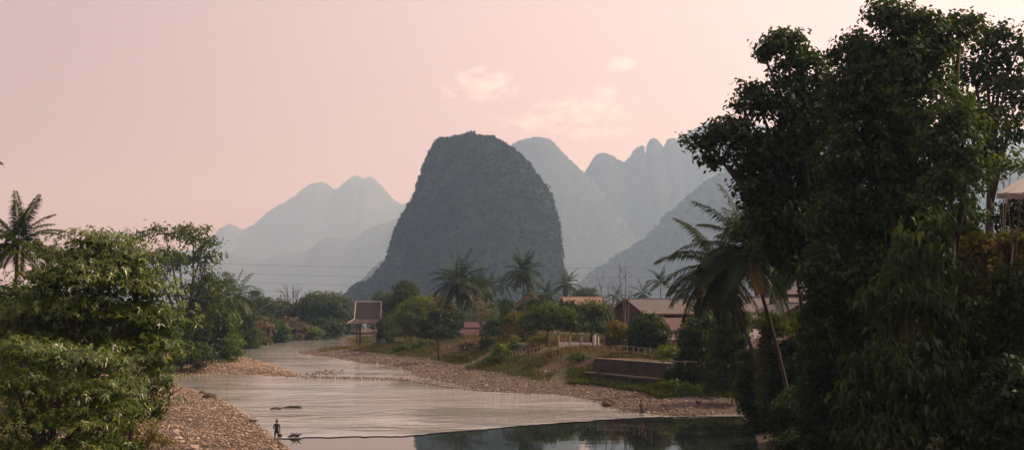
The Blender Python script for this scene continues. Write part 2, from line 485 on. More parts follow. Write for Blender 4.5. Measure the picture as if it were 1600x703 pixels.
# ------------------------------------------------------------------ hills
def leaves(pos, dirs, nrm, L, W, fold=.12, droop=.15):
    """pointed quads; returns verts, faces"""
    n = len(pos); L = L[:, None]; W = W[:, None]
    side = np.cross(dirs, nrm); side /= (np.linalg.norm(side, axis=1, keepdims=True) + 1e-9)
    mid = pos + dirs * L * .45
    tip = pos + dirs * L; tip[:, 2:3] -= droop * L
    a = mid + side * W * .5 + nrm * W * fold; c = mid - side * W * .5 + nrm * W * fold
    v = np.stack([pos, a, tip, c], 1).reshape(-1, 3)
    f = np.arange(n * 4, dtype=np.int32).reshape(n, 4)
    return v, f
def unit(a): return a / (np.linalg.norm(a, axis=-1, keepdims=True) + 1e-9)

KD = 1.6
def hill(label, sil, D, dep, mat='far_hill', n=(160, 50), rough=.05, seed=0, trees=0, tsize=3.0, p=2.0):
    D, dep, tsize = D * KD, dep * KD, tsize * KD
    sil = sorted(sil); u = np.array([s[0] for s in sil], float); vv = np.array([s[1] for s in sil], float)
    X = (u - 800) / F * D
    Zp = np.array([P(a, b_, D).z for a, b_ in sil])
    gx = np.linspace(X[0], X[-1], n[0]); gt = np.linspace(-1, 1, n[1])
    S = np.interp(gx, X, Zp); Smax = S.max()
    wd = dep * (.35 + .65 * np.clip(S / Smax, 0, 1))
    A, T = np.meshgrid(gx, gt)
    Sg = np.interp(A, X, Zp)
    Yg = D + T * np.interp(A, gx, wd)
    k = 9.0 / Smax
    nn = fbm(A * k * .5, Yg * k * .5, 0 * A, 5, seed)
    g = 1 - np.abs(T) ** p
    fl = np.clip(np.abs(T) * 2.5, 0, 1)
    Zg = Sg * g + nn * Smax * rough * 2.2 * fl * g + fbm(A * k * 2.4, Yg * k * 2.4, 0 * A, 3, seed + 5) * Smax * rough * .5
    edge = (np.abs(T) > .985)
    Zg = np.where(edge, -1.5, np.maximum(Zg, -1.5))
    Zg[:, 0] = -1.5; Zg[:, -1] = -1.5
    vs = np.stack([A.ravel(), Yg.ravel(), Zg.ravel()], 1)
    nx = n[0]
    ii = (np.arange(n[1] - 1)[:, None] * nx + np.arange(nx - 1)[None, :]).ravel()
    fs = np.stack([ii, ii + 1, ii + nx + 1, ii + nx], 1)
    o = obj('mountain', mesh_np('mountain', vs, fs, 4, mat, smooth=True), kind='structure')
    o['label'] = label
    if trees:
        rs = np.random.RandomState(seed + 77)
        # area weighted spots on the faces towards the valley
        q = vs[fs]; c = q.mean(1); ar = np.linalg.norm(np.cross(q[:, 2] - q[:, 0], q[:, 3] - q[:, 1]), axis=1)
        ar[c[:, 1] > D + .25 * dep] = 0
        ar[c[:, 2] < 0] = 0
        bare = fbm(c[:, 0] * .02, c[:, 1] * .02, c[:, 2] * .008, 3, 5)
        ar *= np.where(bare > .22, .25, 1)
        idx = rs.choice(len(fs), trees, p=ar / ar.sum())
        w4 = rs.dirichlet((1, 1, 1, 1), trees)
        pt = (q[idx] * w4[:, :, None]).sum(1)
        k = 6
        sz = tsize * rs.uniform(.6, 1.35, trees)
        pp = np.repeat(pt, k, 0); s2 = np.repeat(sz, k)
        off = unit(rs.normal(size=(trees * k, 3))) * (s2 * rs.uniform(.1, .75, trees * k))[:, None]
        off[:, 2] = np.abs(off[:, 2]) * .9
        d = unit(rs.normal(size=(trees * k, 3)) * (1, 1, .5)); nm = unit(unit(off) + rs.normal(size=(trees * k, 3)) * .35 + (0, 0, .4))
        d = unit(d - nm * (d * nm).sum(1, keepdims=True))
        v, f = leaves(pp + off - d * s2[:, None] * .35, d, nm, s2 * .75, s2 * .6)
        rnd = np.clip(np.repeat(rs.uniform(0, 1, trees), k) * .8 + rs.uniform(0, .2, trees * k), 0, 1)
        obj('forest_cover', mesh_np('forest_cover', v, f, 4, 'hill_forest', rnd), o, kind='stuff')
    return o
hill('steep dome-shaped limestone mountain covered in trees, nearest and darkest',
     [(538, 474), (545, 469), (560, 455), (580, 440), (600, 417), (610, 402), (616, 385), (621, 362), (630, 342), (640, 327), (650, 311), (657, 301), (660, 288), (666, 270), (672, 252),
      (680, 234), (685, 225), (692, 221), (705, 221), (712, 218), (722, 217), (730, 213), (737, 212), (746, 216), (758, 220), (772, 222), (790, 229), (800, 236), (812, 246), (828, 262), (840, 279),
      (850, 293), (858, 308), (864, 328), (869, 350), (872, 372), (874, 396), (874.5, 420), (873.5, 445), (877, 474)], 850, 120, 'karst', (260, 104), .045, 3, 8500, 3.2, 2.6)
hill('wooded mountain slope falling from the right to behind the palms',
     [(868, 474), (880, 462), (905, 444), (930, 424), (960, 404), (985, 388), (1010, 374), (1030, 354), (1042, 336), (1056, 326), (1070, 312), (1080, 303), (1100, 288), (1125, 273), (1150, 262), (1200, 240),
      (1300, 215), (1450, 225), (1700, 300)], 1950, 320, 'far_hill', (260, 60), .045, 11, 6000, 5.5)
hill('hazy flat-topped mountain right behind the dark dome mountain',
     [(700, 474), (740, 340), (775, 255), (795, 232), (804, 224), (815, 219), (832, 217), (850, 217), (858, 220), (866, 227), (880, 243), (895, 257), (907, 268), (940, 300), (1000, 380), (1080, 474)], 3100, 380, 'far_hill', (160, 50), .03, 21, 3000, 5.0)
hill('hazy mountain range with pointed towers on its right ridge',
     [(820, 474), (850, 380), (880, 312), (905, 278), (915, 264), (923, 250), (930, 239), (940, 233.5), (948, 233), (958, 238), (966, 244), (976, 249), (984, 243), (990, 232), (998, 225), (1005, 222), (1007.5, 224), (1010, 240),
      (1013, 218), (1018, 211), (1024, 210), (1032, 217), (1038, 226), (1045, 212), (1053, 210), (1062, 214), (1074, 204), (1086, 196), (1100, 190), (1112, 186), (1130, 190), (1160, 186), (1250, 200), (1350, 190), (1450, 195), (1560, 188), (1640, 215), (1800, 330), (1900, 474)],
     3250, 380, 'far_hill', (520, 36), .020, 31, 5000, 5.0, 1.05)
hill('pale double-peaked mountain far away up the valley',
     [(180, 474), (250, 440), (300, 405), (320, 391), (334, 373), (348, 358), (362, 352), (374, 357), (382, 361), (395, 354), (410, 342), (430, 326), (447, 316), (461, 308), (474, 295), (488, 287), (502, 284), (511, 288), (521, 297), (530, 293), (542, 283), (553, 276),
      (562, 277), (569, 282), (576, 278), (583, 279), (597, 294), (612, 310), (626, 320), (638, 318), (648, 311), (660, 306), (720, 330), (800, 474)], 5600, 560, 'far_hill', (320, 60), .034, 41)
hill('pale lower wooded ridge in front of the double-peaked mountain',
     [(120, 474), (240, 400), (305, 391), (340, 394), (366, 398), (390, 403), (420, 404), (440, 398), (462, 396), (480, 393), (492, 385), (500, 376), (512, 371), (526, 374), (548, 377), (562, 370), (574, 359), (590, 351), (605, 349), (622, 340), (650, 328), (720, 350), (800, 474)],
     4200, 420, 'far_hill', (300, 50), .034, 51)
hill('faint low spur left of the foot of the dark dome mountain',
     [(535, 474), (556, 452), (570, 436), (585, 418), (598, 408), (612, 398), (640, 380), (700, 400), (760, 474)], 2300, 240, 'far_hill', (120, 50), .03, 61, 1000, 5.0)

# ------------------------------------------------------------------ haze of the valley
mb = MB(); mb.box(-7600, -400, -2.6, 7600, 10600, 1100)
hz = NB('haze')
vol = hz.n('ShaderNodeVolumePrincipled')
vol.inputs['Color'].default_value = (.46, .695, 1.0, 1)
vol.inputs['Absorption Color'].default_value = (1, 1, 1, 1)
vol.inputs['Density'].default_value = 1.8e-4
vol.inputs['Anisotropy'].default_value = 0.42
hz.t.links.new(vol.outputs[0], hz.out.inputs['Volume'])
MATS['haze'] = hz.m
obj('haze', mb.mesh('haze', 'haze'), kind='stuff')

# ------------------------------------------------------------------ gravel and stones
ICO = None
def stone_protos():
    import bmesh
    res = []
    for s in range(6):
        bm = bmesh.new(); [bm.verts.new(c) for c in ((1, 0, 0), (-1, 0, 0), (0, 1, 0), (0, -1, 0), (0, 0, 1), (0, 0, -1))]; bm.verts.ensure_lookup_table(); [bm.faces.new([bm.verts[i] for i in q]) for q in ((0, 2, 4), (2, 1, 4), (1, 3, 4), (3, 0, 4), (2, 0, 5), (1, 2, 5), (3, 1, 5), (0, 3, 5))]
        rs = np.random.RandomState(s)
        v = np.array([tuple(x.co) for x in bm.verts]); v *= rs.uniform(.72, 1.2, (len(v), 1)); v *= (1, rs.uniform(.6, .9), rs.uniform(.4, .65))
        bm.verts.index_update()
        f = np.array([[q.index for q in x.verts] for x in bm.faces]); bm.free(); res.append((v, f))
    return res
PROT = stone_protos()
def stones(name, label, x, y, z, size, mat, seed):
    rs = np.random.RandomState(seed); n = len(x); V = []; Fc = []; Rn = []; o = 0
    kind = rs.randint(0, len(PROT), n); ang = rs.uniform(0, 6.283, n); tint = rs.beta(1.6, 1.6, n)
    for k, (pv, pf) in enumerate(PROT):
        i = np.where(kind == k)[0]; m = len(i)
        if not m: continue
        ca, sa = np.cos(ang[i])[:, None], np.sin(ang[i])[:, None]
        vx = (pv[None, :, 0] * ca - pv[None, :, 1] * sa) * size[i][:, None] + x[i][:, None]
        vy = (pv[None, :, 0] * sa + pv[None, :, 1] * ca) * size[i][:, None] + y[i][:, None]
        vz = pv[None, :, 2] * size[i][:, None] + z[i][:, None]
        V.append(np.stack([vx, vy, vz], 2).reshape(-1, 3))
        Fc.append((pf[None] + (np.arange(m) * len(pv))[:, None, None] + o).reshape(-1, 3)); o += m * len(pv)
        Rn.append(np.repeat(tint[i], len(pf)))
    me = mesh_np(name, np.concatenate(V), np.concatenate(Fc), 3, mat, np.concatenate(Rn))
    ob = obj(name, me, kind='stuff'); ob['label'] = label; ob['category'] = 'gravel'
    return ob
def scatter(box, n, lo, hi, want_left, seed, power=1.0):
    rs = np.random.RandomState(seed)
    x = rs.uniform(box[0], box[1], n); y = rs.uniform(box[2], box[3], n)
    z, sd, lf = land(x, y)
    k = (sd > lo) & (sd < hi) & (lf == want_left) & (rs.uniform(0, 1, n) < (1 - np.clip(sd / hi, 0, 1)) ** power + .08)
    return x[k], y[k], z[k], rs
x, y, z, rs = scatter((-45, -10, 74, 150), 38000, -.5, 17, True, 5, .35)
stones('gravel', 'brown shingle bar at lower left where the dark figure stands', x, y, z + .02, .07 + .20 * rs.beta(1.2, 4, len(x)), 'gravel', 1)
x, y, z, rs = scatter((-62, -30, 150, 232), 24000, -1.2, 13, True, 6, .3)
stones('gravel', 'low shingle bar jutting from the left bank across the river', x, y, z + .02, .10 + .26 * rs.beta(1.2, 3.5, len(x)), 'gravel', 2)
x, y, z, rs = scatter((-50, 42, 98, 262), 56000, -.9, 12, False, 7, .45)
stones('gravel', 'long shingle beach along the right bank below the village', x, y, z + .02, .10 + .26 * rs.beta(1.2, 3.5, len(x)), 'gravel_grey', 3)
def along(pts, n, wid, seed):
    rs = np.random.RandomState(seed); q = [G(u, v) for u, v in pts]
    t = rs.uniform(0, len(q) - 1.001, n); i = t.astype(int); a = np.array([tuple(p) for p in q]); f = (t - i)[:, None]
    p = a[i] * (1 - f) + a[i + 1] * f
    return p[:, 0] + rs.normal(0, wid * .4, n), p[:, 1] + rs.normal(0, wid, n), rs
x, y, rs = along([(455, 584), (480, 589), (540, 590.5), (612, 591.5), (655, 596), (700, 604), (760, 611)], 900, .75, 8)
stones('gravel', 'thin line of stones crossing the river from the shingle bar', x, y, 0 * x + .03, .10 + .24 * rs.beta(1.2, 3, len(x)), 'gravel_grey', 4)
x, y, rs = along([(470, 590), (500, 583), (512, 579), (520, 586)], 120, 2.2, 9)
stones('gravel', 'few dark stones breaking the water off the shingle bar tip', x, y, 0 * x + .02, .12 + .28 * rs.beta(1.2, 3, len(x)), 'gravel_grey', 5)
# ------------------------------------------------------------------ plants
def tree(label, D, lobes, mat='leaf_mid', bu=None, leaf=.3, rc=.7, dens=5., k=24, tr=.22, bark='bark', name='tree', cat='tree', group=None,
         seed=0, style='scatter', aspect=.45, zmin=-.75, bd=0., flat=.65, upn=.6, limb=True, spread=1., droop=.2, bz=None, twigs=10, dm=1.7, fill=False, ls=1.12):
    leaf = leaf * ls
    rs = np.random.RandomState(seed + 1000)
    bu = np.mean([l[0] for l in lobes]) if bu is None else bu
    bx, by = (bu - 800) / F * (D + bd), D + bd
    bzz = gz(bx, by) - .1 if bz is None else bz
    base = np.array([bx, by, bzz])
    t = thing(name, label, cat, tuple(base), 0, group)
    V = []; Fc = []; Rn = []; o = 0; mbt = MB(); mbl = MB()
    C = []
    DM = dm
    for l in lobes:
        dd = l[4] if len(l) > 4 else rs.uniform(-.5, .5) * M(l[2], D)
        c = np.array(P(l[0], l[1], D + dd)) - base
        C.append((c, np.array([M(l[2], D), M((l[2] + l[3]) / 2, D) * .95, M(l[3], D)])))
    if fill:      # leafage down to the ground
        for c, r in list(C):
            lo_ = c[2] - r[2] * .8
            g_ = gz(c[0] + bx, c[1] + by) - bzz
            if lo_ > g_ + .3:
                hh = (lo_ + .25 * r[2] - g_) / 2
                if hh < 9: C.append((np.array([c[0], c[1] + .3, g_ + hh]), np.array([r[0] * .9, r[1] * .8, hh * 1.05])))
    cen = np.mean([c for c, r in C], 0)
    low = min(c[2] - r[2] for c, r in C)
    th = max(.35 * cen[2], min(low + .3, .7 * cen[2]), .4)
    top = Vector((cen[0] * .45, cen[1] * .45, th))
    if limb:
        mid = top * .5 + Vector((rs.normal() * .04 * th, rs.normal() * .04 * th, 0))
        mbt.tube([(0, 0, -.3), tuple(mid * .5), tuple(mid), tuple(top)], [tr * 1.25, tr * 1.05, tr * .9, tr * .7], 8)
    for c, r in C:
        nc = max(6, int(DM * dens * r[0] * r[2] / (rc * rc)))
        d = unit(rs.normal(size=(nc * 2, 3))); d = d[d[:, 2] > zmin][:nc]; nc = len(d)
        rad = np.where(rs.uniform(0, 1, nc) < .78, rs.uniform(.72, 1.04, nc), rs.uniform(.2, .75, nc))
        rad = rad * (1 + .42 * fbm(d[:, 0] * 1.7 + c[0], d[:, 1] * 1.7, d[:, 2] * 1.7 + seed, 3, seed))
        cp = c + d * r * rad[:, None]
        tint = rs.uniform(0, 1, nc) ** 1.3
        if limb:
            lt = Vector(c); md = top.lerp(lt, .5) + Vector((0, 0, .08 * (lt - top).length)) + Vector(rs.normal(size=3) * .05 * (lt - top).length)
            rr = tr * (.5 if len(C) > 2 else .6)
            mbl.tube([tuple(top - Vector((0, 0, .15 * th))), tuple(md), tuple(lt)], [rr, rr * .7, rr * .38], 6)
            for q in rs.choice(nc, min(twigs, nc), False):
                e_ = Vector(cp[q]); m2 = lt.lerp(e_, .5) + Vector(rs.normal(size=3) * .06 * (e_ - lt).length)
                mbl.tube([tuple(lt), tuple(m2), tuple(e_)], [rr * .36, rr * .22, rr * .06], 4)
        if style == 'rosette':
            m = k; n = nc * m
            pp = np.repeat(cp, m, 0) + rs.normal(size=(n, 3)) * rc * (1, 1, flat * .6)
            out = unit(pp - c)
            ax = unit(out * .55 + (0, 0, .8) + rs.normal(size=(n, 3)) * .25)
            q = 8; n2 = n * q
            ax = np.repeat(ax, q, 0); pp = np.repeat(pp, q, 0)
            rdir = unit(np.cross(ax, unit(rs.normal(size=(n2, 3)))))
            dr = unit(rdir + ax * rs.uniform(-.25, .45, (n2, 1)))
            nm = unit(ax + rdir * .2)
            L = leaf * rs.uniform(.65, 1.15, n2); v, f = leaves(pp, dr, nm, L, L * aspect, .1, .35)
            rn = .35 * np.repeat(np.repeat(tint, m), q) + .35 * np.repeat(rs.uniform(0, 1, n), q) + .3 * rs.uniform(0, 1, n2) ** 2
        else:
            n = nc * k
            pp = np.repeat(cp, k, 0) + rs.normal(size=(n, 3)) * rc * .5 * spread * (1, 1, flat)
            out = unit(pp - c)
            nm = unit(out * .55 + (0, 0, upn) + rs.normal(size=(n, 3)) * .55)
            dr = rs.normal(size=(n, 3)) + out * .5 - (0, 0, droop * 2); dr = unit(dr - nm * (dr * nm).sum(1, keepdims=True))
            L = leaf * rs.uniform(.6, 1.3, n); v, f = leaves(pp - dr * L[:, None] * .5, dr, nm, L, L * aspect * rs.uniform(.8, 1.3, n), .12, droop)
            rn = .55 * np.repeat(tint, k) + .45 * rs.uniform(0, 1, n) ** 1.4
        V.append(v); Fc.append(f + o); o += len(v); Rn.append(rn)
        if style == 'rosette':      # inner filler leaves, tints kept dark to paint the shade between tiers
            n = int(150 * r[0] * r[2]); pp = c + np.array([0, .3 * r[1], -.25 * r[2]]) + unit(rs.normal(size=(n, 3))) * rs.uniform(0, 1, (n, 1)) ** .5 * r * (.8, .8, .95)
            nm = unit(rs.normal(size=(n, 3)) + (0, 0, .8)); dr = rs.normal(size=(n, 3)); dr = unit(dr - nm * (dr * nm).sum(1, keepdims=True)); L = leaf * rs.uniform(1., 1.6, n)
            v, f = leaves(pp, dr, nm, L, L * .4, .1, .3); V.append(v); Fc.append(f + o); o += len(v); Rn.append(rs.uniform(0, .6, n))
    if limb:
        part('trunk', mbt, bark, t, True); part('branches', mbl, bark, t, True)
    obj('crown', mesh_np('crown', np.concatenate(V), np.concatenate(Fc), 4, mat, np.concatenate(Rn)), t, kind='stuff')
    return t
def hit(u, v):
    D = np.concatenate([np.arange(30, 200, .7), np.arange(200, 520, 2.)]); d = ray(u, v)
    x, z = d.x / d.y * D, H + d.z / d.y * D
    below = np.where(z < land(x, D)[0])[0]
    return float(D[below[0]]) if len(below) else None
def shrub(label, D, lobes, mat='leaf_dark', **k):
    if k.pop('snap', True):
        lo_ = max(lobes, key=lambda l: l[1] + l[3]); Dh = hit(float(np.mean([l[0] for l in lobes])), lo_[1] + lo_[3] * .8)
        if Dh and .72 < Dh / D < 1.16:
            f_ = Dh / D; D = Dh; k['fill'] = False
            for q in ('leaf', 'rc'):
                if q in k: k[q] *= f_
    k.setdefault('tr', .06); k.setdefault('cat', 'shrub'); k.setdefault('name', 'shrub'); k.setdefault('zmin', -.6); k.setdefault('twigs', 4); k.setdefault('fill', True)
    return tree(label, D, lobes, mat, **k)

def bare_tree(label, bu, D, tops, tr=.12, bark='bark_grey', seed=0, lean=0, rec=3, name='bare_tree'):
    rg = random.Random(seed); bx = (bu - 800) / F * D; z = gz(bx, D) - .1
    t = thing(name, label, 'tree', (bx, D, z)); base = Vector((bx, D, z))
    trunk = MB(); br = MB()
    def grow(p, d, L, r, lv):
        q = p + d * L; m = p.lerp(q, .5) + Vector((rg.gauss(0, .05), rg.gauss(0, .05), .02)) * L
        br.tube([p, m, q], [r, r * .8, r * .55], 5)
        if lv <= 0: return
        for i in range(rg.choice((2, 3, 3))):
            nd = (d + Vector((rg.gauss(0, .55), rg.gauss(0, .55), rg.gauss(.15, .35)))).normalized()
            grow(p.lerp(q, rg.uniform(.5, 1)), nd, L * rg.uniform(.5, .8), r * .5, lv - 1)
    for i, (u, v) in enumerate(tops):
        e_ = P(u, v, D + rg.uniform(-.5, .5)) - base
        s = Vector((0, 0, 0)) if i == 0 else Vector((0, 0, .1)) + e_ * .12
        pts = [s + (e_ - s) * f + Vector((rg.gauss(0, .012), rg.gauss(0, .012), 0)) * e_.length for f in (0, .25, .5, .75, 1)]
        pts[0] = s; pts[-1] = e_
        (trunk if i == 0 else br).tube(pts, [tr * x for x in (1, .8, .6, .42, .2)], 6)
        for f in (2, 3, 3):
            d = ((e_ - s).normalized() + Vector((rg.gauss(0, .5), rg.gauss(0, .5), rg.uniform(0, .4)))).normalized()
            grow(pts[f], d, e_.length * rg.uniform(.12, .2), tr * .35, rec - 1)
    part('trunk', trunk, bark, t, True); part('branches', br, bark, t, True)
    return t

def frond_mesh(e0, bend, nl, wl_, mat, seed, L=4.5):
    rs = np.random.RandomState(seed); ns = 14; p = np.zeros((ns + 1, 3)); tg = np.zeros((ns + 1, 3))
    for i in range(ns + 1):
        s = i / ns; a = R(e0 - bend * s ** 1.25); tg[i] = (math.cos(a), 0, math.sin(a))
        if i: p[i] = p[i - 1] + tg[i] * L / ns
    s = np.repeat(np.linspace(.14, .995, nl), 2); sg = np.tile([1, -1], nl)
    q = s * ns; i = np.minimum(q.astype(int), ns - 1); f = (q - i)[:, None]
    pos = p[i] * (1 - f) + p[i + 1] * f; T = tg[i]
    up = np.stack([-T[:, 2], 0 * s, T[:, 0]], 1)
    n = len(s)
    d = unit(np.stack([0 * s, sg, 0 * s], 1) * 1.0 + T * (.35 + .7 * s)[:, None] + up * rs.uniform(-.05, .35, (n, 1)) + np.array([0, 0, -1.]) * rs.uniform(.05, .38, (n, 1)))
    nm = unit(up + np.stack([0 * s, -sg * .3, 0 * s], 1)); nm = unit(nm - d * (nm * d).sum(1, keepdims=True))
    ln = L * .215 * np.sin(np.pi * np.clip(.16 + .80 * s, 0, 1)) ** .6 * rs.uniform(.85, 1.1, n)
    v, fc = leaves(pos, d, nm, ln, np.full(n, wl_), .15, .38)
    # rachis as a thin square bar
    r = np.linspace(.045, .010, ns + 1)[:, None]
    ring = np.stack([p + np.array([0, 1, 0]) * r, p + np.array([0, 0, 1]) * r, p - np.array([0, 1, 0]) * r, p - np.array([0, 0, 1]) * r], 1).reshape(-1, 3)
    rf = [[k * 4 + j, k * 4 + (j + 1) % 4, k * 4 + 4 + (j + 1) % 4, k * 4 + 4 + j] for k in range(ns) for j in range(4)]
    fc = np.concatenate([fc, np.array(rf) + len(v)]); v = np.concatenate([v, ring])
    rnd = np.concatenate([np.clip(.35 * rs.uniform(0, 1, n) + .45 * s, 0, 1), np.full(len(rf), .95)])
    return mesh_np('frond', v, fc, 4, mat, rnd)
ANG = [(82, 30), (66, 42), (48, 55), (28, 60), (8, 58), (-14, 46), (-40, 32)]
FR = {}
for det, (nl, wd) in {'hi': (56, .095), 'lo': (26, .15)}.items():
    for mt in ('palm_green', 'palm_dead'):
        FR[det, mt] = [frond_mesh(a, b_, nl, wd, mt, i) for i, (a, b_) in enumerate(ANG)]
def palm(label, bu, bD, cu, cv, cD, size=1., n=20, det='lo', dead=0, tr=.15, seed=0, low=5, group=None, droopy=False):
    rg = random.Random(seed); bx = (bu - 800) / F * bD; z = gz(bx, bD) - .1
    t = thing('coconut_palm', label, 'palm', (bx, bD, z), 0, group)
    c = P(cu, cv, cD) - Vector((bx, bD, z))
    mb = MB(); k = 9
    pts = [Vector((c.x * (f ** 1.35), c.y * (f ** 1.35), c.z * f)) for f in [i / k for i in range(k + 1)]]
    mb.tube(pts, [tr * (1.5 if i == 0 else 1.1 - .45 * i / k) for i in range(k + 1)], 8)
    part('trunk', mb, 'palm_bark', t, True)
    for i in range(n):
        f = i / max(1, n - 1); vi = min(6, int(f ** (.65 if droopy else .8) * low + rg.uniform(0, .99)))
        me = FR[det, 'palm_green'][vi]
        obj('frond', me, t, c + Vector((0, 0, .1 - .35 * f)), (rg.gauss(0, .10), rg.gauss(0, .10), i * 2.39996 + rg.gauss(0, .2)), size * rg.uniform(.85, 1.1))
    for i in range(dead):
        o = obj('frond', FR[det, 'palm_dead'][rg.choice((5, 6, 6))], t, c - Vector((0, 0, .35)), (rg.gauss(0, .1), rg.gauss(0, .1), rg.uniform(0, 6.28)), size * rg.uniform(.7, .9))
        o['label'] = 'dry yellow-brown dead frond'
    return t

def grass(label, x, y, z, hgt, mat, seed, name='grass'):
    rs = np.random.RandomState(seed); n = len(x)
    d = unit(rs.normal(size=(n, 3)) * (.35, .35, .1) + (0, 0, 1)); nm = unit(np.cross(d, rs.normal(size=(n, 3))))
    L = hgt * rs.uniform(.5, 1.3, n)
    v, f = leaves(np.stack([x, y, z - .03], 1), d, nm, L, L * .11 + .015, 0, .2)
    o = obj(name, mesh_np(name, v, f, 4, mat, rs.uniform(0, 1, n)), kind='stuff'); o['label'] = label; o['category'] = 'grass'
    return o

# ---- left foreground: two layered trees with whorled leaves
WH = dict(style='rosette', aspect=.25, zmin=-.05, flat=.35)
tree('big dome-topped tree with tiers of whorled leaves, left of the river', 61,
     [(150, 381, 46, 24), (102, 404, 52, 26), (197, 408, 48, 30), (80, 440, 40, 28), (140, 440, 76, 34), (222, 452, 48, 34), (36, 500, 56, 28), (110, 490, 84, 36), (205, 500, 66, 38), (250, 508, 34, 34),
      (150, 542, 84, 34), (240, 555, 42, 32), (60, 532, 70, 30)], 'leaf_whorl', 130, .27, .75, 4.2, 5, tr=.3, seed=1, dm=4.5, **WH)
tree('nearest tree at lower left corner with drooping whorled leaves', 50,
     [(35, 545, 60, 20), (110, 562, 80, 22), (20, 597, 60, 26), (95, 612, 76, 26), (160, 612, 50, 24), (45, 655, 66, 24), (130, 662, 66, 24), (15, 700, 50, 24), (185, 650, 32, 26), (90, 705, 70, 22)],
     'leaf_whorl', 70, .24, .62, 4.2, 5, tr=.26, seed=2, dm=3.4, **WH)
tree('small whorled tree overhanging the shingle, with a low arching branch', 70,
     [(225, 590, 36, 24), (255, 598, 26, 18), (205, 622, 44, 26), (240, 636, 32, 20), (185, 580, 40, 24)], 'leaf_whorl', 205, .28, .7, 4.2, 5, tr=.16, seed=3, **WH)
tree('airy spreading tree with crooked limbs behind the big dome-topped tree', 195,
     [(302, 372, 40, 20), (258, 366, 44, 15), (215, 372, 34, 11), (322, 402, 26, 18), (282, 405, 46, 22), (245, 410, 40, 24), (318, 440, 34, 22), (352, 462, 26, 20), (300, 470, 40, 26), (335, 500, 38, 26), (355, 520, 24, 22), (300, 520, 40, 28), (318, 380, 22, 12)],
     'leaf_mid', 285, .62, 1.4, 3.2, 20, tr=.5, seed=4, flat=.5, spread=1.1, twigs=14)
tree('yellowish-green bushy tree leaning over the left bank water', 192, [(330, 525, 38, 26), (355, 545, 20, 16), (300, 545, 34, 20), (345, 500, 30, 22)], 'leaf_mid', 310, .55, 1.2, 4, 22, tr=.25, seed=5, fill=True)
shrub('dark leafy thicket under the airy spreading tree', 188, [(282, 560, 40, 26), (250, 545, 34, 34), (310, 555, 30, 18)], 'leaf_dark', leaf=.5, rc=1.1, seed=6)
palm('coconut palm rising behind the dome-topped tree at left edge', 22, 95, 28, 380, 95, 1.0, 30, 'hi', 2, .17, 11, 5)
palm('coconut palm mostly out of frame whose one frond tip shows', -62, 64, -62, 268, 64, .62, 16, 'hi', 0, .16, 12, 4)
palm('dark drooping palm on the left bank beside the water', 352, 224, 368, 462, 224, 1.35, 22, 'lo', 1, .17, 13, 6, droopy=True)
shrub('dark bush below the palm at far left edge', 90, [(20, 470, 50, 26), (60, 465, 34, 20), (-20, 470, 40, 30)], 'leaf_dark', leaf=.36, rc=.75, seed=7)
shrub('dry brown-green shrub beside the shingle at lower left', 76, [(215, 668, 34, 22), (190, 690, 40, 20), (240, 690, 24, 16)], 'leaf_yellow', leaf=.26, rc=.5, k=18, dens=3.5, seed=8)
shrub('green leafy shrub under the nearest whorled tree', 68, [(150, 700, 44, 20), (110, 715, 50, 26), (190, 705, 30, 16)], 'leaf_mid', leaf=.28, rc=.5, seed=9)

# ---- left bank, further up the river
tree('round-topped hazy tree showing above the airy tree', 270, [(323, 433, 14, 9), (318, 448, 22, 14), (322, 472, 30, 22)], 'leaf_soft', leaf=.7, rc=1.4, seed=20, fill=True)
tree('small open tree with bare side twigs above the drooping palm', 240, [(354, 430, 9, 4.5), (361, 438, 7, 3), (352, 445, 8, 4)], 'leaf_soft', 352, .45, .8, 4, 14, tr=.14, seed=21)
tree('bamboo-like feathery tree with a tall tuft on the left bank', 300, [(401, 457, 7, 7), (398, 472, 18, 14), (410, 480, 20, 16), (392, 490, 20, 20), (405, 500, 24, 16)], 'leaf_soft', leaf=.75, rc=1.3, aspect=.25, seed=22, fill=True)
tree('olive-green tree between the feathery tree and the leafless tree', 330, [(432, 478, 20, 14), (446, 486, 20, 16), (425, 495, 22, 16), (440, 502, 24, 12)], 'leaf_soft', leaf=.8, rc=1.5, seed=23, fill=True)
tree('brownish half-leafless tree on the left bank', 335, [(466, 484, 20, 16), (455, 495, 22, 16)], 'leaf_dry', 462, .6, 1.4, 2.2, 14, tr=.25, bark='bark_grey', seed=24)
bare_tree('leafless grey tree with two tall stems on the left bank', 456, 338, [(458, 444), (449, 446), (466, 455), (444, 458)], .34, seed=25, rec=3)
tree('large dark round tree on the left bank nearest the bend', 330, [(500, 480, 34, 18), (482, 495, 26, 18), (515, 495, 26, 18), (495, 508, 36, 14), (478, 508, 20, 14)], 'leaf_dark', leaf=.8, rc=1.5, dens=6, seed=26, fill=True)
tree('dark tree right of the large round tree on the left bank', 372, [(530, 480, 14, 14), (538, 490, 16, 16), (524, 498, 18, 14)], 'leaf_dark', leaf=.85, rc=1.6, dens=6, seed=27, fill=True)
tree('hazy tree at the river bend on the left bank', 455, [(545, 484, 14, 14), (553, 490, 12, 12)], 'leaf_soft', leaf=1., rc=1.9, seed=28, fill=True)
tree('dull green tree behind the drooping palm', 260, [(385, 492, 16, 22), (372, 480, 20, 18)], 'leaf_dark', leaf=.7, rc=1.3, seed=29, fill=True)
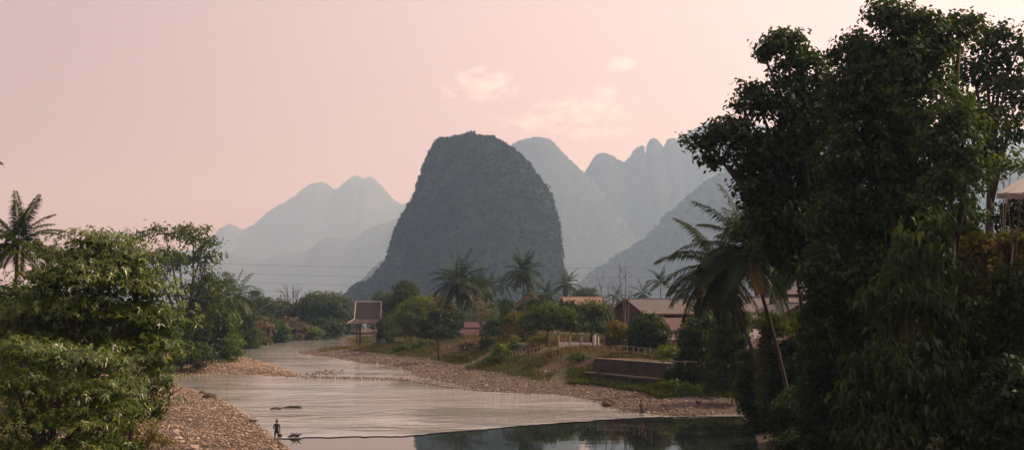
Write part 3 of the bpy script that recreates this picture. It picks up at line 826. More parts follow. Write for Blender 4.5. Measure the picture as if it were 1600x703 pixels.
LB = [(352, 532, 22, 12, 205, 'leaf_bright', 'bright green bush at the water left of the shingle bar'), (382, 518, 20, 12, 262, 'leaf_mid', 'green bush below the drooping palm'),
      (400, 508, 22, 14, 285, 'leaf_dry', 'brownish bush below the feathery tree'), (425, 512, 22, 11, 300, 'leaf_mid', 'low green bush on the left bank below the olive tree'),
      (452, 508, 24, 12, 318, 'leaf_dry', 'brown brush below the leafless grey tree'), (470, 515, 30, 7, 322, 'leaf_bright', 'light green reeds at the foot of the large round tree'),
      (508, 511, 24, 7, 352, 'leaf_mid', 'low green growth at the water below the round tree'), (318, 545, 24, 14, 190, 'leaf_mid', 'green bush at the root of the shingle bar')]
for i, (u, v, a, c, D, m, lab) in enumerate(LB):
    shrub(lab, D, [(u, v, a, c), (u - a * .6, v + c * .3, a * .6, c * .7), (u + a * .6, v + c * .35, a * .6, c * .65)], m, leaf=.5 + D * .0008, rc=.9 + D * .001, seed=40 + i)

# ---- right bank, middle distance
tree('tall dark round tree behind the pavilion on the right bank', 268, [(635, 452, 18, 12), (628, 466, 20, 14), (643, 468, 20, 14), (635, 484, 24, 16)], 'leaf_dark', leaf=.6, rc=1.1, dens=6, seed=50)
tree('mid-green tree left of the tall dark tree', 300, [(605, 470, 20, 12), (615, 480, 20, 16), (600, 488, 14, 12)], 'leaf_soft', leaf=.7, rc=1.2, seed=51)
tree('bright yellow-green tree with thin pale stems near the pavilion', 232, [(652, 474, 22, 12), (640, 488, 26, 14), (668, 488, 22, 14), (622, 502, 20, 16), (650, 505, 28, 14), (632, 520, 26, 12)], 'leaf_bright', 645, .45, .9, 4, 20, tr=.13, bark='bark_pale', seed=52)
tree('dull green tree right of the bright yellow-green tree', 250, [(680, 470, 16, 10), (692, 482, 16, 14), (672, 484, 14, 12)], 'leaf_yellow', leaf=.55, rc=1., seed=53)
tree('small umbrella-shaped dark tree with a slim trunk on the earth bank', 190, [(684, 493, 13, 8), (670, 508, 18, 8), (695, 508, 22, 9), (682, 520, 28, 9), (665, 522, 14, 6)], 'leaf_deep', 687, .38, .62, 6, 24, tr=.16, seed=54)
shrub('dark shrub beside the parked truck', 262, [(600, 512, 12, 14), (606, 520, 10, 10)], 'leaf_deep', leaf=.5, rc=.8, seed=55)
palm('bushy broad coconut palm left of the red-roofed hut', 724, 225, 718, 440, 225, 1.45, 44, 'lo', 1, .2, 56, 6, droopy=True)
palm('second palm partly hidden behind the bushy broad palm', 742, 238, 742, 452, 238, 1.2, 30, 'lo', 1, .18, 57, 6, droopy=True)
palm('tall coconut palm standing highest over the village', 818, 226, 818, 425, 226, 1.12, 34, 'lo', 1, .19, 58, 6)
palm('hazy palm left of the tallest village palm', 766, 330, 766, 443, 330, .95, 18, 'lo', 0, .17, 59, 6)
palm('hazy palm close behind the tallest village palm', 787, 330, 787, 444, 330, .95, 18, 'lo', 0, .17, 60, 6)
palm('low hazy palm right of the ochre gable', 856, 300, 855, 460, 300, 1.1, 18, 'lo', 0, .17, 61, 5)
palm('hazy round-crowned palm above the spreading tree', 886, 290, 886, 443, 290, 1.05, 22, 'lo', 0, .17, 62, 6)
palm('hazy short palm left of the tall thin distant palm', 1003, 270, 1004, 458, 270, .85, 16, 'lo', 0, .17, 63, 6)
palm('tall thin distant palm with a star-shaped crown', 1032, 265, 1032, 439, 265, .92, 18, 'lo', 0, .14, 64, 5)
palm('yellowish palm behind the long roof', 1068, 200, 1066, 458, 200, .8, 18, 'lo', 2, .16, 65, 6)
palm('small palm behind the leafless saplings', 964, 250, 964, 463, 250, .75, 14, 'lo', 0, .15, 66, 6)
palm('young palm with upright fronds in front of the red-roofed hut', 786, 186, 786, 512, 186, 1.25, 14, 'lo', 1, .13, 67, 4)
palm('small yellowing palm by the bank fence', 818, 180, 816, 535, 180, .65, 11, 'lo', 3, .1, 68, 4)
tree('dry brown leafless brush tree over the red-roofed hut', 216, [(752, 470, 18, 16), (765, 488, 16, 16), (745, 490, 14, 12)], 'leaf_dry', 758, .4, .9, 1.6, 12, tr=.14, bark='bark_pale', seed=69, twigs=26)
tree('yellow-green leafy shrub tree right of the young palm', 183, [(808, 498, 18, 12), (825, 508, 16, 12), (800, 515, 18, 12), (835, 520, 12, 12)], 'leaf_yellow', leaf=.36, rc=.75, seed=70)
tree('wide dark spreading tree with a leaning trunk beside the white wall', 168, [(850, 488, 30, 12), (880, 492, 24, 12), (832, 498, 20, 10), (870, 505, 34, 12), (845, 510, 22, 8)], 'leaf_mid', 856, .4, .75, 5, 24, tr=.24, seed=71, bd=-2)
tree('dense round green tree over the white gate', 172, [(925, 482, 22, 13), (910, 496, 20, 14), (938, 497, 22, 14), (922, 510, 28, 12)], 'leaf_mid', leaf=.36, rc=.72, dens=6.5, seed=72)
tree('hazy dome-shaped tree behind the dense round tree', 285, [(903, 460, 10, 8), (920, 462, 14, 11), (930, 468, 10, 8)], 'leaf_soft', leaf=.6, rc=1.1, seed=73)
shrub('yellow-green garden shrub left of the dark clipped shrub', 152, [(962, 512, 15, 10), (974, 522, 14, 14), (955, 527, 13, 11)], 'leaf_yellow', leaf=.32, rc=.6, seed=74)
shrub('large round dark shrub in front of the long house', 144, [(1012, 505, 24, 14), (998, 520, 20, 15), (1028, 520, 20, 15), (1012, 530, 28, 12)], 'leaf_dark', leaf=.3, rc=.55, dens=7, seed=75, tr=.1)
bare_tree('leafless sapling standing straight before the long house', 977, 156, [(976, 403), (968, 410), (983, 450)], .11, seed=76, rec=2)
bare_tree('leafless sapling leaning left before the long house', 962, 158, [(932, 424), (948, 440), (956, 470)], .10, seed=77, rec=2)
tree('plain green tree right of the tallest village palm', 240, [(842, 474, 14, 8), (858, 480, 16, 10)], 'leaf_mid', leaf=.5, rc=.9, seed=78)
shrub('dark trees at the foot of the ochre gable', 235, [(795, 480, 16, 14), (812, 486, 14, 12)], 'leaf_dark', leaf=.5, rc=.9, seed=79)
shrub('light leafy bush on the bank below the young palm', 160, [(782, 548, 14, 12), (775, 562, 16, 8), (795, 560, 12, 9)], 'leaf_bright', leaf=.34, rc=.6, seed=80)
shrub('small green bush by the red-roofed hut', 190, [(762, 535, 12, 12), (752, 540, 10, 8)], 'leaf_mid', leaf=.34, rc=.6, seed=81)
shrub('dark low scrub along the foot of the earth bank', 158, [(700, 556, 9, 4), (715, 557, 10, 4), (730, 559, 10, 4), (745, 561, 10, 4), (758, 562, 8, 4)], 'leaf_dry', leaf=.22, rc=.3, k=10, seed=82, limb=False)
shrub('reddish-brown scrub right of the light leafy bush', 152, [(815, 565, 9, 4), (830, 567, 9, 4), (848, 569, 9, 4), (862, 571, 8, 3)], 'leaf_dry', leaf=.22, rc=.3, k=10, seed=83, limb=False)

# ---- right bank, below and beside the long house
shrub('dark glossy banana-leaved shrub in front of the red awning', 124, [(1078, 512, 16, 16), (1095, 525, 22, 20), (1070, 532, 14, 12), (1108, 505, 18, 18)], 'leaf_dark', leaf=.36, rc=.6, seed=90)
shrub('light green leafy shrub right of the banana-leaved shrub', 112, [(1135, 505, 26, 16), (1160, 498, 18, 14), (1150, 525, 20, 14), (1118, 535, 18, 16)], 'leaf_mid', leaf=.32, rc=.55, seed=91)
shrub('yellow-green bushes on the terrace behind the bamboo fence', 126, [(1045, 548, 16, 7), (1062, 553, 16, 7)], 'leaf_bright', leaf=.28, rc=.5, seed=92)
shrub('dark creeper hanging down the right end of the retaining wall', 120, [(1070, 580, 24, 18), (1050, 592, 14, 12), (1095, 575, 22, 16)], 'leaf_dark', leaf=.3, rc=.5, seed=93)
shrub('green bush on the beach below the retaining wall', 112, [(1062, 608, 20, 9), (1085, 612, 16, 9), (1045, 600, 12, 7)], 'leaf_mid', leaf=.26, rc=.45, seed=94)
shrub('dull scrub on the bank above the shingle end', 110, [(1120, 575, 28, 20), (1150, 570, 24, 20), (1140, 555, 24, 14)], 'leaf_deep', leaf=.3, rc=.5, seed=95)
shrub('sunlit yellow-green bush beside the rusty shed roof', 92, [(1200, 500, 18, 14), (1222, 515, 24, 20), (1198, 520, 12, 10)], 'leaf_bright', leaf=.28, rc=.45, seed=96)
shrub('sunlit bush behind the leaning palm trunks', 98, [(1262, 500, 22, 16), (1280, 515, 18, 16)], 'leaf_bright', leaf=.28, rc=.45, seed=97)
shrub('yellowish scrub below the rusty shed roof', 96, [(1185, 560, 22, 12), (1165, 555, 14, 10), (1215, 565, 20, 12)], 'leaf_mid', leaf=.28, rc=.45, seed=98)
palm('big coconut palm with a leaning trunk, right of the long house', 1236, 88, 1168, 390, 84, 1.2, 36, 'hi', 2, .17, 101, 6)
palm('lower coconut palm with drooping yellow fronds over the long house', 1205, 92, 1122, 415, 90, 1.2, 34, 'hi', 3, .17, 102, 6, droopy=True)
palm('coconut palm half hidden in the big tree at right', 1268, 96, 1240, 400, 96, 1.15, 30, 'hi', 1, .17, 103, 6)
palm('coconut palm with pale fronds behind the big tree trunks', 1310, 90, 1296, 392, 90, .95, 18, 'hi', 1, .16, 104, 6)

# ---- right foreground: the great trees and the overgrown bank
tree('great leafy tree reaching out to the left over the palms', 58,
     [(1225, 72, 42, 22), (1255, 112, 48, 34), (1192, 84, 16, 7), (1176, 140, 30, 14), (1218, 160, 54, 34), (1158, 165, 18, 9), (1106, 222, 34, 14), (1145, 205, 44, 24), (1120, 250, 30, 12), (1195, 240, 60, 38), (1250, 230, 60, 50), (1205, 300, 46, 34), (1270, 300, 60, 60), (1282, 180, 56, 60), (1240, 365, 56, 34), (1195, 345, 36, 26), (1290, 390, 50, 50), (1178, 288, 40, 30), (1222, 338, 48, 36), (1246, 400, 48, 36), (1210, 392, 30, 26)],
     'leaf_dark', 1345, .26, .55, 3.8, 26, tr=.3, seed=110, aspect=.6, twigs=14, dm=2.6)
tree('great dense tree highest at the top right of the river', 52,
     [(1395, 30, 50, 28), (1350, 84, 46, 40), (1448, 64, 60, 42), (1400, 110, 84, 56), (1338, 150, 46, 50), (1430, 180, 96, 60), (1350, 240, 70, 60), (1440, 270, 90, 66), (1380, 320, 90, 60), (1320, 350, 56, 56), (1310, 430, 56, 56), (1460, 350, 80, 50), (1500, 40, 34, 22), (1345, 470, 60, 60), (1300, 520, 50, 50), (1390, 420, 70, 60)],
     'leaf_dark', 1400, .25, .55, 4.6, 26, tr=.42, seed=111, aspect=.55, twigs=12, dm=2.6)
tree('leafy tree cut by the right edge of the photo', 62,
     [(1540, 62, 40, 24), (1592, 78, 44, 38), (1556, 120, 50, 30), (1610, 160, 50, 44), (1530, 175, 40, 34), (1575, 205, 36, 24), (1548, 240, 26, 22), (1520, 110, 40, 34)], 'leaf_dark', 1540, .28, .6, 3.4, 24, tr=.28, seed=112, aspect=.6)
tree('smaller yellowish-topped tree in front of the great dense tree', 47,
     [(1482, 176, 34, 18), (1502, 205, 38, 26), (1468, 228, 38, 30), (1512, 260, 36, 32), (1482, 296, 42, 32)], 'leaf_dark', 1490, .22, .45, 4.6, 24, tr=.16, seed=113, aspect=.5)
tree('tall cone-shaped tree with hanging leaves on the steep bank', 43,
     [(1452, 345, 28, 22), (1440, 385, 44, 32), (1448, 430, 62, 36), (1425, 475, 72, 38), (1450, 520, 84, 40), (1420, 570, 90, 42), (1440, 625, 100, 44), (1420, 680, 100, 40), (1360, 640, 50, 50)], 'leaf_dark', 1440, .30, .5, 4.4, 20, tr=.24, seed=114, aspect=.36, droop=.55, upn=.35)
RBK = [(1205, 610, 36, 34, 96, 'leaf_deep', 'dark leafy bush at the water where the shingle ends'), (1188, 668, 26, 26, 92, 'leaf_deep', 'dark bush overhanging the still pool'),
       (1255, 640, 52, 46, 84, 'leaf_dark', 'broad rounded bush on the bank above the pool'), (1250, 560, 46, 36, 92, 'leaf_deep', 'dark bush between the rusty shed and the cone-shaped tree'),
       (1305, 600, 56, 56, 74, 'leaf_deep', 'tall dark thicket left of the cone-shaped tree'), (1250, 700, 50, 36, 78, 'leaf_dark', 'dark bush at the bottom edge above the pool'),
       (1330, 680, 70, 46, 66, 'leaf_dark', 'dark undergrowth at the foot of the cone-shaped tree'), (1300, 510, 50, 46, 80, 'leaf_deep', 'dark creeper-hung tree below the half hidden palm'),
       (1355, 520, 56, 66, 64, 'leaf_deep', 'shadowy tree behind the cone-shaped tree'), (1540, 400, 50, 40, 50, 'leaf_yellow', 'russet bush with yellow light painted into its leaves below the roof at right edge'),  # yellow leaf tints here paint in the warm light on the bush
       (1585, 380, 30, 26, 44, 'leaf_yellow', 'bush with golden light painted into its leaves touching the right edge below the roof'), (1590, 460, 44, 60, 42, 'leaf_dark', 'large-leaved dark bush at the right edge'),  # same painted yellow light on the bush at the edge
       (1596, 335, 34, 30, 50, 'leaf_deep', 'dark leafage added to stand for the shade under the eave at the right edge'), (1545, 520, 56, 60, 46, 'leaf_deep', 'dark bush right of the cone-shaped tree'), (1585, 620, 60, 70, 38, 'leaf_deep', 'dark bush at the lower right corner'),  # eave leafage is added to darken the space below the roof
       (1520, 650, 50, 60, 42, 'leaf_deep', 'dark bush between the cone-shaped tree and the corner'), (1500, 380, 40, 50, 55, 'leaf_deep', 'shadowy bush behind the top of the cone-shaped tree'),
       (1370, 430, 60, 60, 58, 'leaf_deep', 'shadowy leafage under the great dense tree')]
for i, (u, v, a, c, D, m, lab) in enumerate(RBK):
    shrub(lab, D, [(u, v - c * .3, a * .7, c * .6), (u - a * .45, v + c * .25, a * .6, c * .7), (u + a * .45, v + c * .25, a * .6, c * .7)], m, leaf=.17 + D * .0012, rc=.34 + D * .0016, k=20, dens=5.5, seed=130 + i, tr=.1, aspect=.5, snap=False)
for lab, u, v0, D in (('left slender pale trunk before the roof at right edge', 1559, 268, 44), ('right slender pale trunk before the roof at right edge', 1580, 262, 43)):
    tree(lab, D, [(u + 2, v0 - 14, 16, 12), (u + 10, v0, 12, 8)], 'leaf_mid', u, .2, .4, 2.4, 14, tr=.055, bark='bark_pale', name='sapling', seed=int(u), twigs=5)

tree('dark creeper-clad tree filling the gap behind the leaning palms', 104, [(1228, 372, 34, 34), (1262, 400, 40, 44), (1300, 370, 40, 50), (1318, 440, 40, 50), (1240, 425, 24, 24), (1290, 470, 34, 30)], 'leaf_deep', 1300, .36, .75, 5, 24, tr=.3, seed=170, aspect=.5)
tree('vine-hung dark tree below the reaching branches of the great leafy tree', 66, [(1310, 500, 44, 50), (1340, 560, 50, 56), (1290, 560, 44, 40), (1330, 430, 44, 50), (1350, 620, 50, 50)], 'leaf_deep', 1345, .28, .55, 5, 22, tr=.22, seed=171, aspect=.45, fill=True)
# ---- green belt of the village
VB = [(702, 520, 14, 12, 205, 'leaf_mid', 'green bush between the umbrella tree and the red-roofed hut'), (712, 498, 14, 14, 218, 'leaf_dark', 'dark bush at the foot of the bushy broad palm'),
      (770, 512, 14, 12, 205, 'leaf_dark', 'dark bush right of the red-roofed hut'), (845, 530, 12, 8, 172, 'leaf_yellow', 'low yellowish bush left of the leaning trunk'),
      (800, 540, 12, 9, 170, 'leaf_mid', 'green bush at the stick fence'), (832, 545, 14, 7, 160, 'leaf_dry', 'brown brush in front of the stick fence'),
      (900, 530, 12, 7, 166, 'leaf_mid', 'low bush against the white garden wall'), (870, 552, 16, 6, 152, 'leaf_dry', 'dry brush on the bank below the white wall'),
      (905, 558, 16, 6, 146, 'leaf_mid', 'green weeds on the bank left of the retaining wall'), (660, 540, 14, 8, 190, 'leaf_mid', 'green bush on the bank left of the slim trunk'),
      (630, 545, 14, 7, 205, 'leaf_mid', 'low green bush right of the parked truck'), (735, 540, 14, 7, 172, 'leaf_dry', 'brown brush on the bank in front of the hut'),
      (950, 590, 20, 7, 128, 'leaf_mid', 'green weeds at the foot of the retaining wall'), (1000, 597, 22, 7, 122, 'leaf_mid', 'tall weeds under the ledge of the retaining wall'),
      (1040, 572, 14, 12, 126, 'leaf_mid', 'bush growing over the right half of the retaining wall'), (960, 555, 14, 5, 142, 'leaf_bright', 'light weeds on the terrace behind the bamboo fence'),
      (935, 572, 10, 7, 138, 'leaf_dark', 'creeper hanging over the left corner of the retaining wall'), (985, 569, 13, 6, 134, 'leaf_mid', 'creeper spilling over the middle of the retaining wall'), (1020, 592, 16, 7, 124, 'leaf_dark', 'dark weeds under the right end of the wall ledge'), (975, 592, 14, 6, 126, 'leaf_bright', 'light green weeds under the middle of the wall ledge'),
      (890, 478, 14, 10, 230, 'leaf_dark', 'dark treetop behind the spreading tree'), (948, 488, 12, 12, 200, 'leaf_dark', 'dark bush behind the leaning leafless sapling'),
      (1135, 470, 24, 14, 150, 'leaf_dark', 'dark treetop left of the leaning palm trunks'), (1100, 478, 18, 12, 160, 'leaf_mid', 'green treetop over the right end of the long roof')]
for i, (u, v, a, c, D, m, lab) in enumerate(VB):
    shrub(lab, D, [(u, v - c * .2, a * .7, c * .8), (u - a * .55, v + c * .2, a * .6, c * .7), (u + a * .55, v + c * .25, a * .6, c * .65)], m, leaf=.2 + D * .0009, rc=.28 + D * .0018, k=18, seed=200 + i, limb=(v < 500))
palm('slender palm between the bushy broad palm and the tallest palm', 752, 250, 752, 446, 250, 1.0, 26, 'lo', 1, .16, 75, 6, droopy=True)
palm('low bushy palm in front of the ochre gable', 838, 215, 838, 468, 215, .95, 24, 'lo', 1, .15, 76, 6, droopy=True)
palm('young feathery palm left of the white wall', 872, 190, 872, 500, 190, .6, 14, 'lo', 0, .12, 77, 4)

# ---- far woods that read as one mass
def woods(label, u0, u1, D0, D1, top, n, seed, mat='leaf_soft', size=5.):
    rs = np.random.RandomState(seed); D = rs.uniform(D0, D1, n); u = rs.uniform(u0, u1, n)
    x = (u - 800) / F * D
    z0, sd, lf = land(x, D)
    kk = sd > 4; x, D, u, z0 = x[kk], D[kk], u[kk], z0[kk]; n = len(x)
    ht = rs.uniform(.55, 1., n) * (H + M(HOR - top, D) - z0)
    k = 60; r = size * rs.uniform(.7, 1.2, n)
    d = unit(rs.normal(size=(n * k, 3))); rr = rs.uniform(.5, 1., (n * k, 1))
    c = np.stack([x, D, z0 + ht * .55], 1); ax = np.stack([r, r, ht * .5], 1)
    pp = np.repeat(c, k, 0) + d * np.repeat(ax, k, 0) * rr
    nm = unit(d + (0, 0, .4) + rs.normal(size=(n * k, 3)) * .3); dr = rs.normal(size=(n * k, 3)); dr = unit(dr - nm * (dr * nm).sum(1, keepdims=True))
    L = np.repeat(r, k) * rs.uniform(.3, .55, n * k)
    v, f = leaves(pp - dr * L[:, None] * .5, dr, nm, L, L * .6)
    o = obj('far_wood', mesh_np('far_wood', v, f, 4, mat, np.clip(np.repeat(rs.uniform(0, 1, n), k) * .7 + rs.uniform(0, .3, n * k), 0, 1)), kind='stuff')
    o['label'] = label; o['category'] = 'woods'
woods('hazy woods up the left bank to the foot of the hills', 120, 545, 300, 620, 478, 260, 1)
woods('hazy woods behind the village to the foot of the mountain', 590, 1320, 300, 620, 468, 300, 2, size=5.)
woods('green woods inland of the left bank behind the foreground trees', -700, 200, 150, 420, 440, 200, 4, 'leaf_mid', 4.)
woods('green woods inland of the village behind the great trees', 1330, 2300, 130, 420, 440, 200, 5, 'leaf_mid', 4.)
woods('bluish distant woods across the river bend', 480, 640, 600, 800, 452, 160, 3, size=7.)
# ---- grass of the banks
def grass_at(label, box, n, lo, hi, lf_, hgt, mat, seed, thr=-.05):
    rs = np.random.RandomState(seed); x = rs.uniform(box[0], box[1], n); y = rs.uniform(box[2], box[3], n)
    z, sd, lf = land(x, y); k = (sd > lo) & (sd < hi) & (lf == lf_) & (fbm(x * .13, y * .13, 0 * x + seed, 3, seed) > thr)
    grass(label, x[k], y[k], z[k], hgt, mat, seed)
grass_at('green grass strip between the beach and the earth bank', (-40, 40, 105, 225), 150000, 7.5, 14, False, .8, 'grass_green', 1, -.06)
grass_at('dry tan grass on the earth bank and the terrace edge', (-40, 40, 105, 240), 130000, 9, 34, False, .75, 'grass_dry', 2, -.16)
grass_at('green grass patches on the village terrace', (-40, 45, 120, 240), 90000, 13, 50, False, .5, 'grass_green', 6, .02)
grass_at('green grass around the pavilion on the right bank', (-62, -20, 225, 345), 70000, 4, 30, False, .7, 'grass_green', 7, -.05)
grass_at('dry grass beside the pavilion', (-62, -20, 225, 345), 40000, 2, 30, False, .6, 'grass_dry', 8, -.02)
grass_at('green grass on the left bank behind the shingle bar', (-95, -48, 140, 330), 110000, 4, 18, True, .6, 'grass_green', 3, -.05)
grass_at('dry weeds at the landward side of the lower left shingle', (-50, -20, 60, 150), 60000, 11, 26, True, .62, 'grass_dry', 4, -.1)
grass_at('green weeds on the lower left bank', (-50, -18, 60, 150), 40000, 13, 30, True, .7, 'grass_green', 5, .0)
grass_at('tall grass at the foot and top of the retaining wall', (7, 24, 116, 145), 40000, 6, 40, False, .8, 'grass_green', 9, -.2)
# ------------------------------------------------------------------ buildings
def ribbed(q0, q1, q2, q3, n, thick=.04, rib=.028):
    """roof sheet between eave q0-q1 and ridge q3-q2, with n raised seams running up the slope"""
    q0, q1, q2, q3 = map(Vector, (q0, q1, q2, q3)); mb = MB()
    nm = (q1 - q0).cross(q3 - q0).normalized()
    if nm.z < 0: nm = -nm
    mb.hexa([q0, q1, q2, q3], nm * thick)
    sh = nm * (thick - .003); wv = (q1 - q0).normalized() * .05
    for i in range(n):
        f = (i + .5) / n; a = q0.lerp(q1, f) + sh; c = q3.lerp(q2, f) + sh
        mb.hexa([a - wv, a + wv, c + wv, c - wv], nm * rib)
    return mb
def wall(t, a, c, z0, z1, th, mat, nb=0, bmat=None, name='wall'):
    a, c = Vector((*a, 0)), Vector((*c, 0)); d = (c - a).normalized(); nrm = Vector((d.y, -d.x, 0))
    mb = MB(); mb.hexa([a + Vector((0, 0, z0)), c + Vector((0, 0, z0)), c + Vector((0, 0, z1)), a + Vector((0, 0, z1))], -nrm * th)
    o = part(name, mb, mat, t)
    for i in range(nb + 1 if nb else 0):
        p = a.lerp(c, i / nb); m2 = MB(); hw = d * .045
        m2.hexa([p - hw + Vector((0, 0, z0)) + nrm * .003, p + hw + Vector((0, 0, z0)) + nrm * .003, p + hw + Vector((0, 0, z1)) + nrm * .003, p - hw + Vector((0, 0, z1)) + nrm * .003], nrm * .04)
        part('batten', m2, bmat or mat, o)
    return o
def opening(t, a, c, f0, f1, z0, z1, off=.06):
    a, c = Vector((*a, 0)), Vector((*c, 0)); d = (c - a).normalized(); nrm = Vector((d.y, -d.x, 0))
    p, q = a.lerp(c, f0) + nrm * .004, a.lerp(c, f1) + nrm * .004
    Z = lambda v, z: v + Vector((0, 0, z))
    mb = MB(); mb.hexa([Z(p, z0), Z(q, z0), Z(q, z1), Z(p, z1)], nrm * .03); o = part('window', mb, 'window_dark', t)
    e_ = d * .07
    m2 = MB()
    for r_ in (([p - e_, p, z0 - .07, z1 + .07]), ([q, q + e_, z0 - .07, z1 + .07])):
        m2.hexa([Z(r_[0], r_[2]), Z(r_[1], r_[2]), Z(r_[1], r_[3]), Z(r_[0], r_[3])], nrm * .08)
    for zz_ in (z0 - .07, z1): m2.hexa([Z(p, zz_), Z(q, zz_), Z(q, zz_ + .07), Z(p, zz_ + .07)], nrm * .07)
    m2.hexa([Z(p.lerp(q, .48), z0), Z(p.lerp(q, .52), z0), Z(p.lerp(q, .52), z1), Z(p.lerp(q, .48), z1)], nrm * .06)
    part('window_frame', m2, 'red_wood', o)
    return o
def house(label, origin, rz, L, W, z_eave, z_ridge, over, roofmat, wallmat, barge='red_wood', openings=(), lower=None, name='house', nr=14, gable_mat=None, floorz=0.):
    """ridge along local x from 0..L; front (towards -y) at y=-W/2"""
    t = thing(name, label, 'house', origin, rz)
    hw = W / 2; corners = [(0, -hw), (L, -hw), (L, hw), (0, hw)]
    bat = {0: int(L / 1.1), 3: int(W / 1.1)}
    z1 = z_eave - .05
    for i in range(4):
        a, c = corners[i], corners[(i + 1) % 4]
        o = wall(t, a, c, floorz, z1, .12, wallmat, bat.get(i, 0))
        for (k, f0, f1, w0, w1) in openings:
            if k == i: opening(t, a, c, f0, f1, w0, w1)
    slope = (z_ridge - z_eave) / hw
    for x in (.02, L - .02):
        s = 1 if x > 1 else -1
        mb = MB(); mb.add([(x, -hw, z1), (x, hw, z1), (x, 0, z_ridge - .1), (x - s * .1, -hw, z1), (x - s * .1, hw, z1), (x - s * .1, 0, z_ridge - .1)], [(0, 1, 2), (3, 5, 4), (0, 3, 4, 1), (1, 4, 5, 2), (2, 5, 3, 0)])
        part('gable', mb, gable_mat or wallmat, t)
    ey = hw + over; ez = z_eave - slope * over
    x0, x1 = -over, L + over
    part('roof', ribbed((x0, -ey, ez), (x1, -ey, ez), (x1, 0, z_ridge), (x0, 0, z_ridge), nr), roofmat, t)
    part('roof', ribbed((x1, ey, ez), (x0, ey, ez), (x0, 0, z_ridge + .004), (x1, 0, z_ridge + .004), nr), roofmat, t)
    mb = MB(); mb.box(x0, -.16, z_ridge + .02, x1, .16, z_ridge + .12); part('ridge_cap', mb, roofmat, t)
    for x in (x0 - .05, x1 + .003):
        for s in (-1, 1):
            mb = MB(); mb.hexa([(x, s * (ey + .03), ez - .14), (x, s * (ey + .03), ez + .10), (x, 0, z_ridge + .16), (x, 0, z_ridge - .08)], (.05, 0, 0)); part('barge_board', mb, barge, t)
    for s in (-1, 1):
        mb = MB(); mb.box(x0, s * (ey + .02) - .02, ez - .16, x1, s * (ey + .02) + .02, ez + .03); part('fascia', mb, barge, t)
    return t

# long timber house whose gable looks left
o0 = P(985, 545, 177); zg = gz(o0.x + 6, 178)
h1 = house('long brown timber house with tin roof behind the round dark shrub', (o0.x, 177, zg), R(24), 20, 9.4, 5.0, 6.95, .9, 'tin_brown', 'wall_wood',
      openings=((0, .42, .50, 3.0, 4.3), (0, .70, .78, 3.0, 4.3), (3, .38, .62, 3.0, 4.3), (0, .2, .27, 3.0, 4.3)), nr=40)
# lean-to with red tin
a0, a1 = P(1030, 536, 164), P(1092, 536, 168)
za = gz(a0.x, a0.y)
t = thing('awning', 'red tin awning on thin posts against the long house', 'awning', (a0.x, a0.y, za), R(17))
w_ = 7.0
part('roof', ribbed((0, 0, 1.5 + .7), (w_, 0, 2.2), (w_ + .2, 3.6, 4.0), (1.2, 3.6, 4.0), 12), 'tin_red', t)
for i in range(4):
    mb = MB(); x = .15 + i * (w_ - .3) / 3; mb.box(x - .05, .12, -.3, x + .05, .22, 2.19); part('post', mb, 'grey_wood', t)
mb = MB(); mb.box(0, .05, 2.02, w_, .11, 2.17); part('beam', mb, 'grey_wood', t)
t = thing('lean_to', 'low rusty lean-to roof below the red awning', 'shed', (P(1022, 545, 156).x, 156, gz(P(1022, 545, 156).x, 156)), R(10))
part('roof', ribbed((0, 0, 1.35), (5.2, 0, 1.35), (5.0, 2.4, 2.0), (.4, 2.4, 2.0), 9), 'tin_rust', t)
for x, y in ((.2, .15), (2.6, .15), (5., .15), (.6, 2.2), (4.8, 2.2)):
    mb = MB(); mb.box(x - .05, y - .05, -.3, x + .05, y + .05, 1.36 if y < 1 else 1.9); part('post', mb, 'grey_wood', t)

o0 = P(1150, 545, 172)
house('brown house with tin roof half hidden behind the leaning palms', (o0.x - 3, 168, gz(o0.x, 168)), R(8), 16, 9, 4.7, 7.0, 1., 'tin_brown', 'dark_wood',
      openings=((0, .3, .38, 2.6, 3.9), (0, .6, .68, 2.6, 3.9)), nr=20)
o0 = P(1247, 545, 150)
house('timber house with dark red gable facing the river behind leaning palms', (o0.x, 148, gz(o0.x, 150)), R(93), 13, 7.0, 4.7, 6.6, .8, 'tin_brown', 'wall_wood',
      openings=((3, .40, .60, 2.6, 3.8),), nr=16)
o0 = P(1205, 470, 196)
house('upper tin-roofed house rising behind the dark red gable', (o0.x, 196, gz(o0.x, 196)), R(4), 12, 9, 8.4, 11., .9, 'tin_brown', 'wall_wood', barge='cream_trim', nr=16)
o0 = P(826, 500, 262)
house('house with steep ochre gable between the village palms', (o0.x, 262, gz(o0.x, 262)), R(82), 10, 9.6, 5.2, 10.4, .5, 'tin_brown', 'pale_brick', barge='dark_wood', nr=10)
o0 = P(907, 500, 270)
house('small house with a reddish roof behind the hazy dome tree', (o0.x - 4, 268, gz(o0.x, 268)), R(12), 9, 7, 6.2, 8.6, .7, 'tin_rust', 'pale_brick', nr=10)

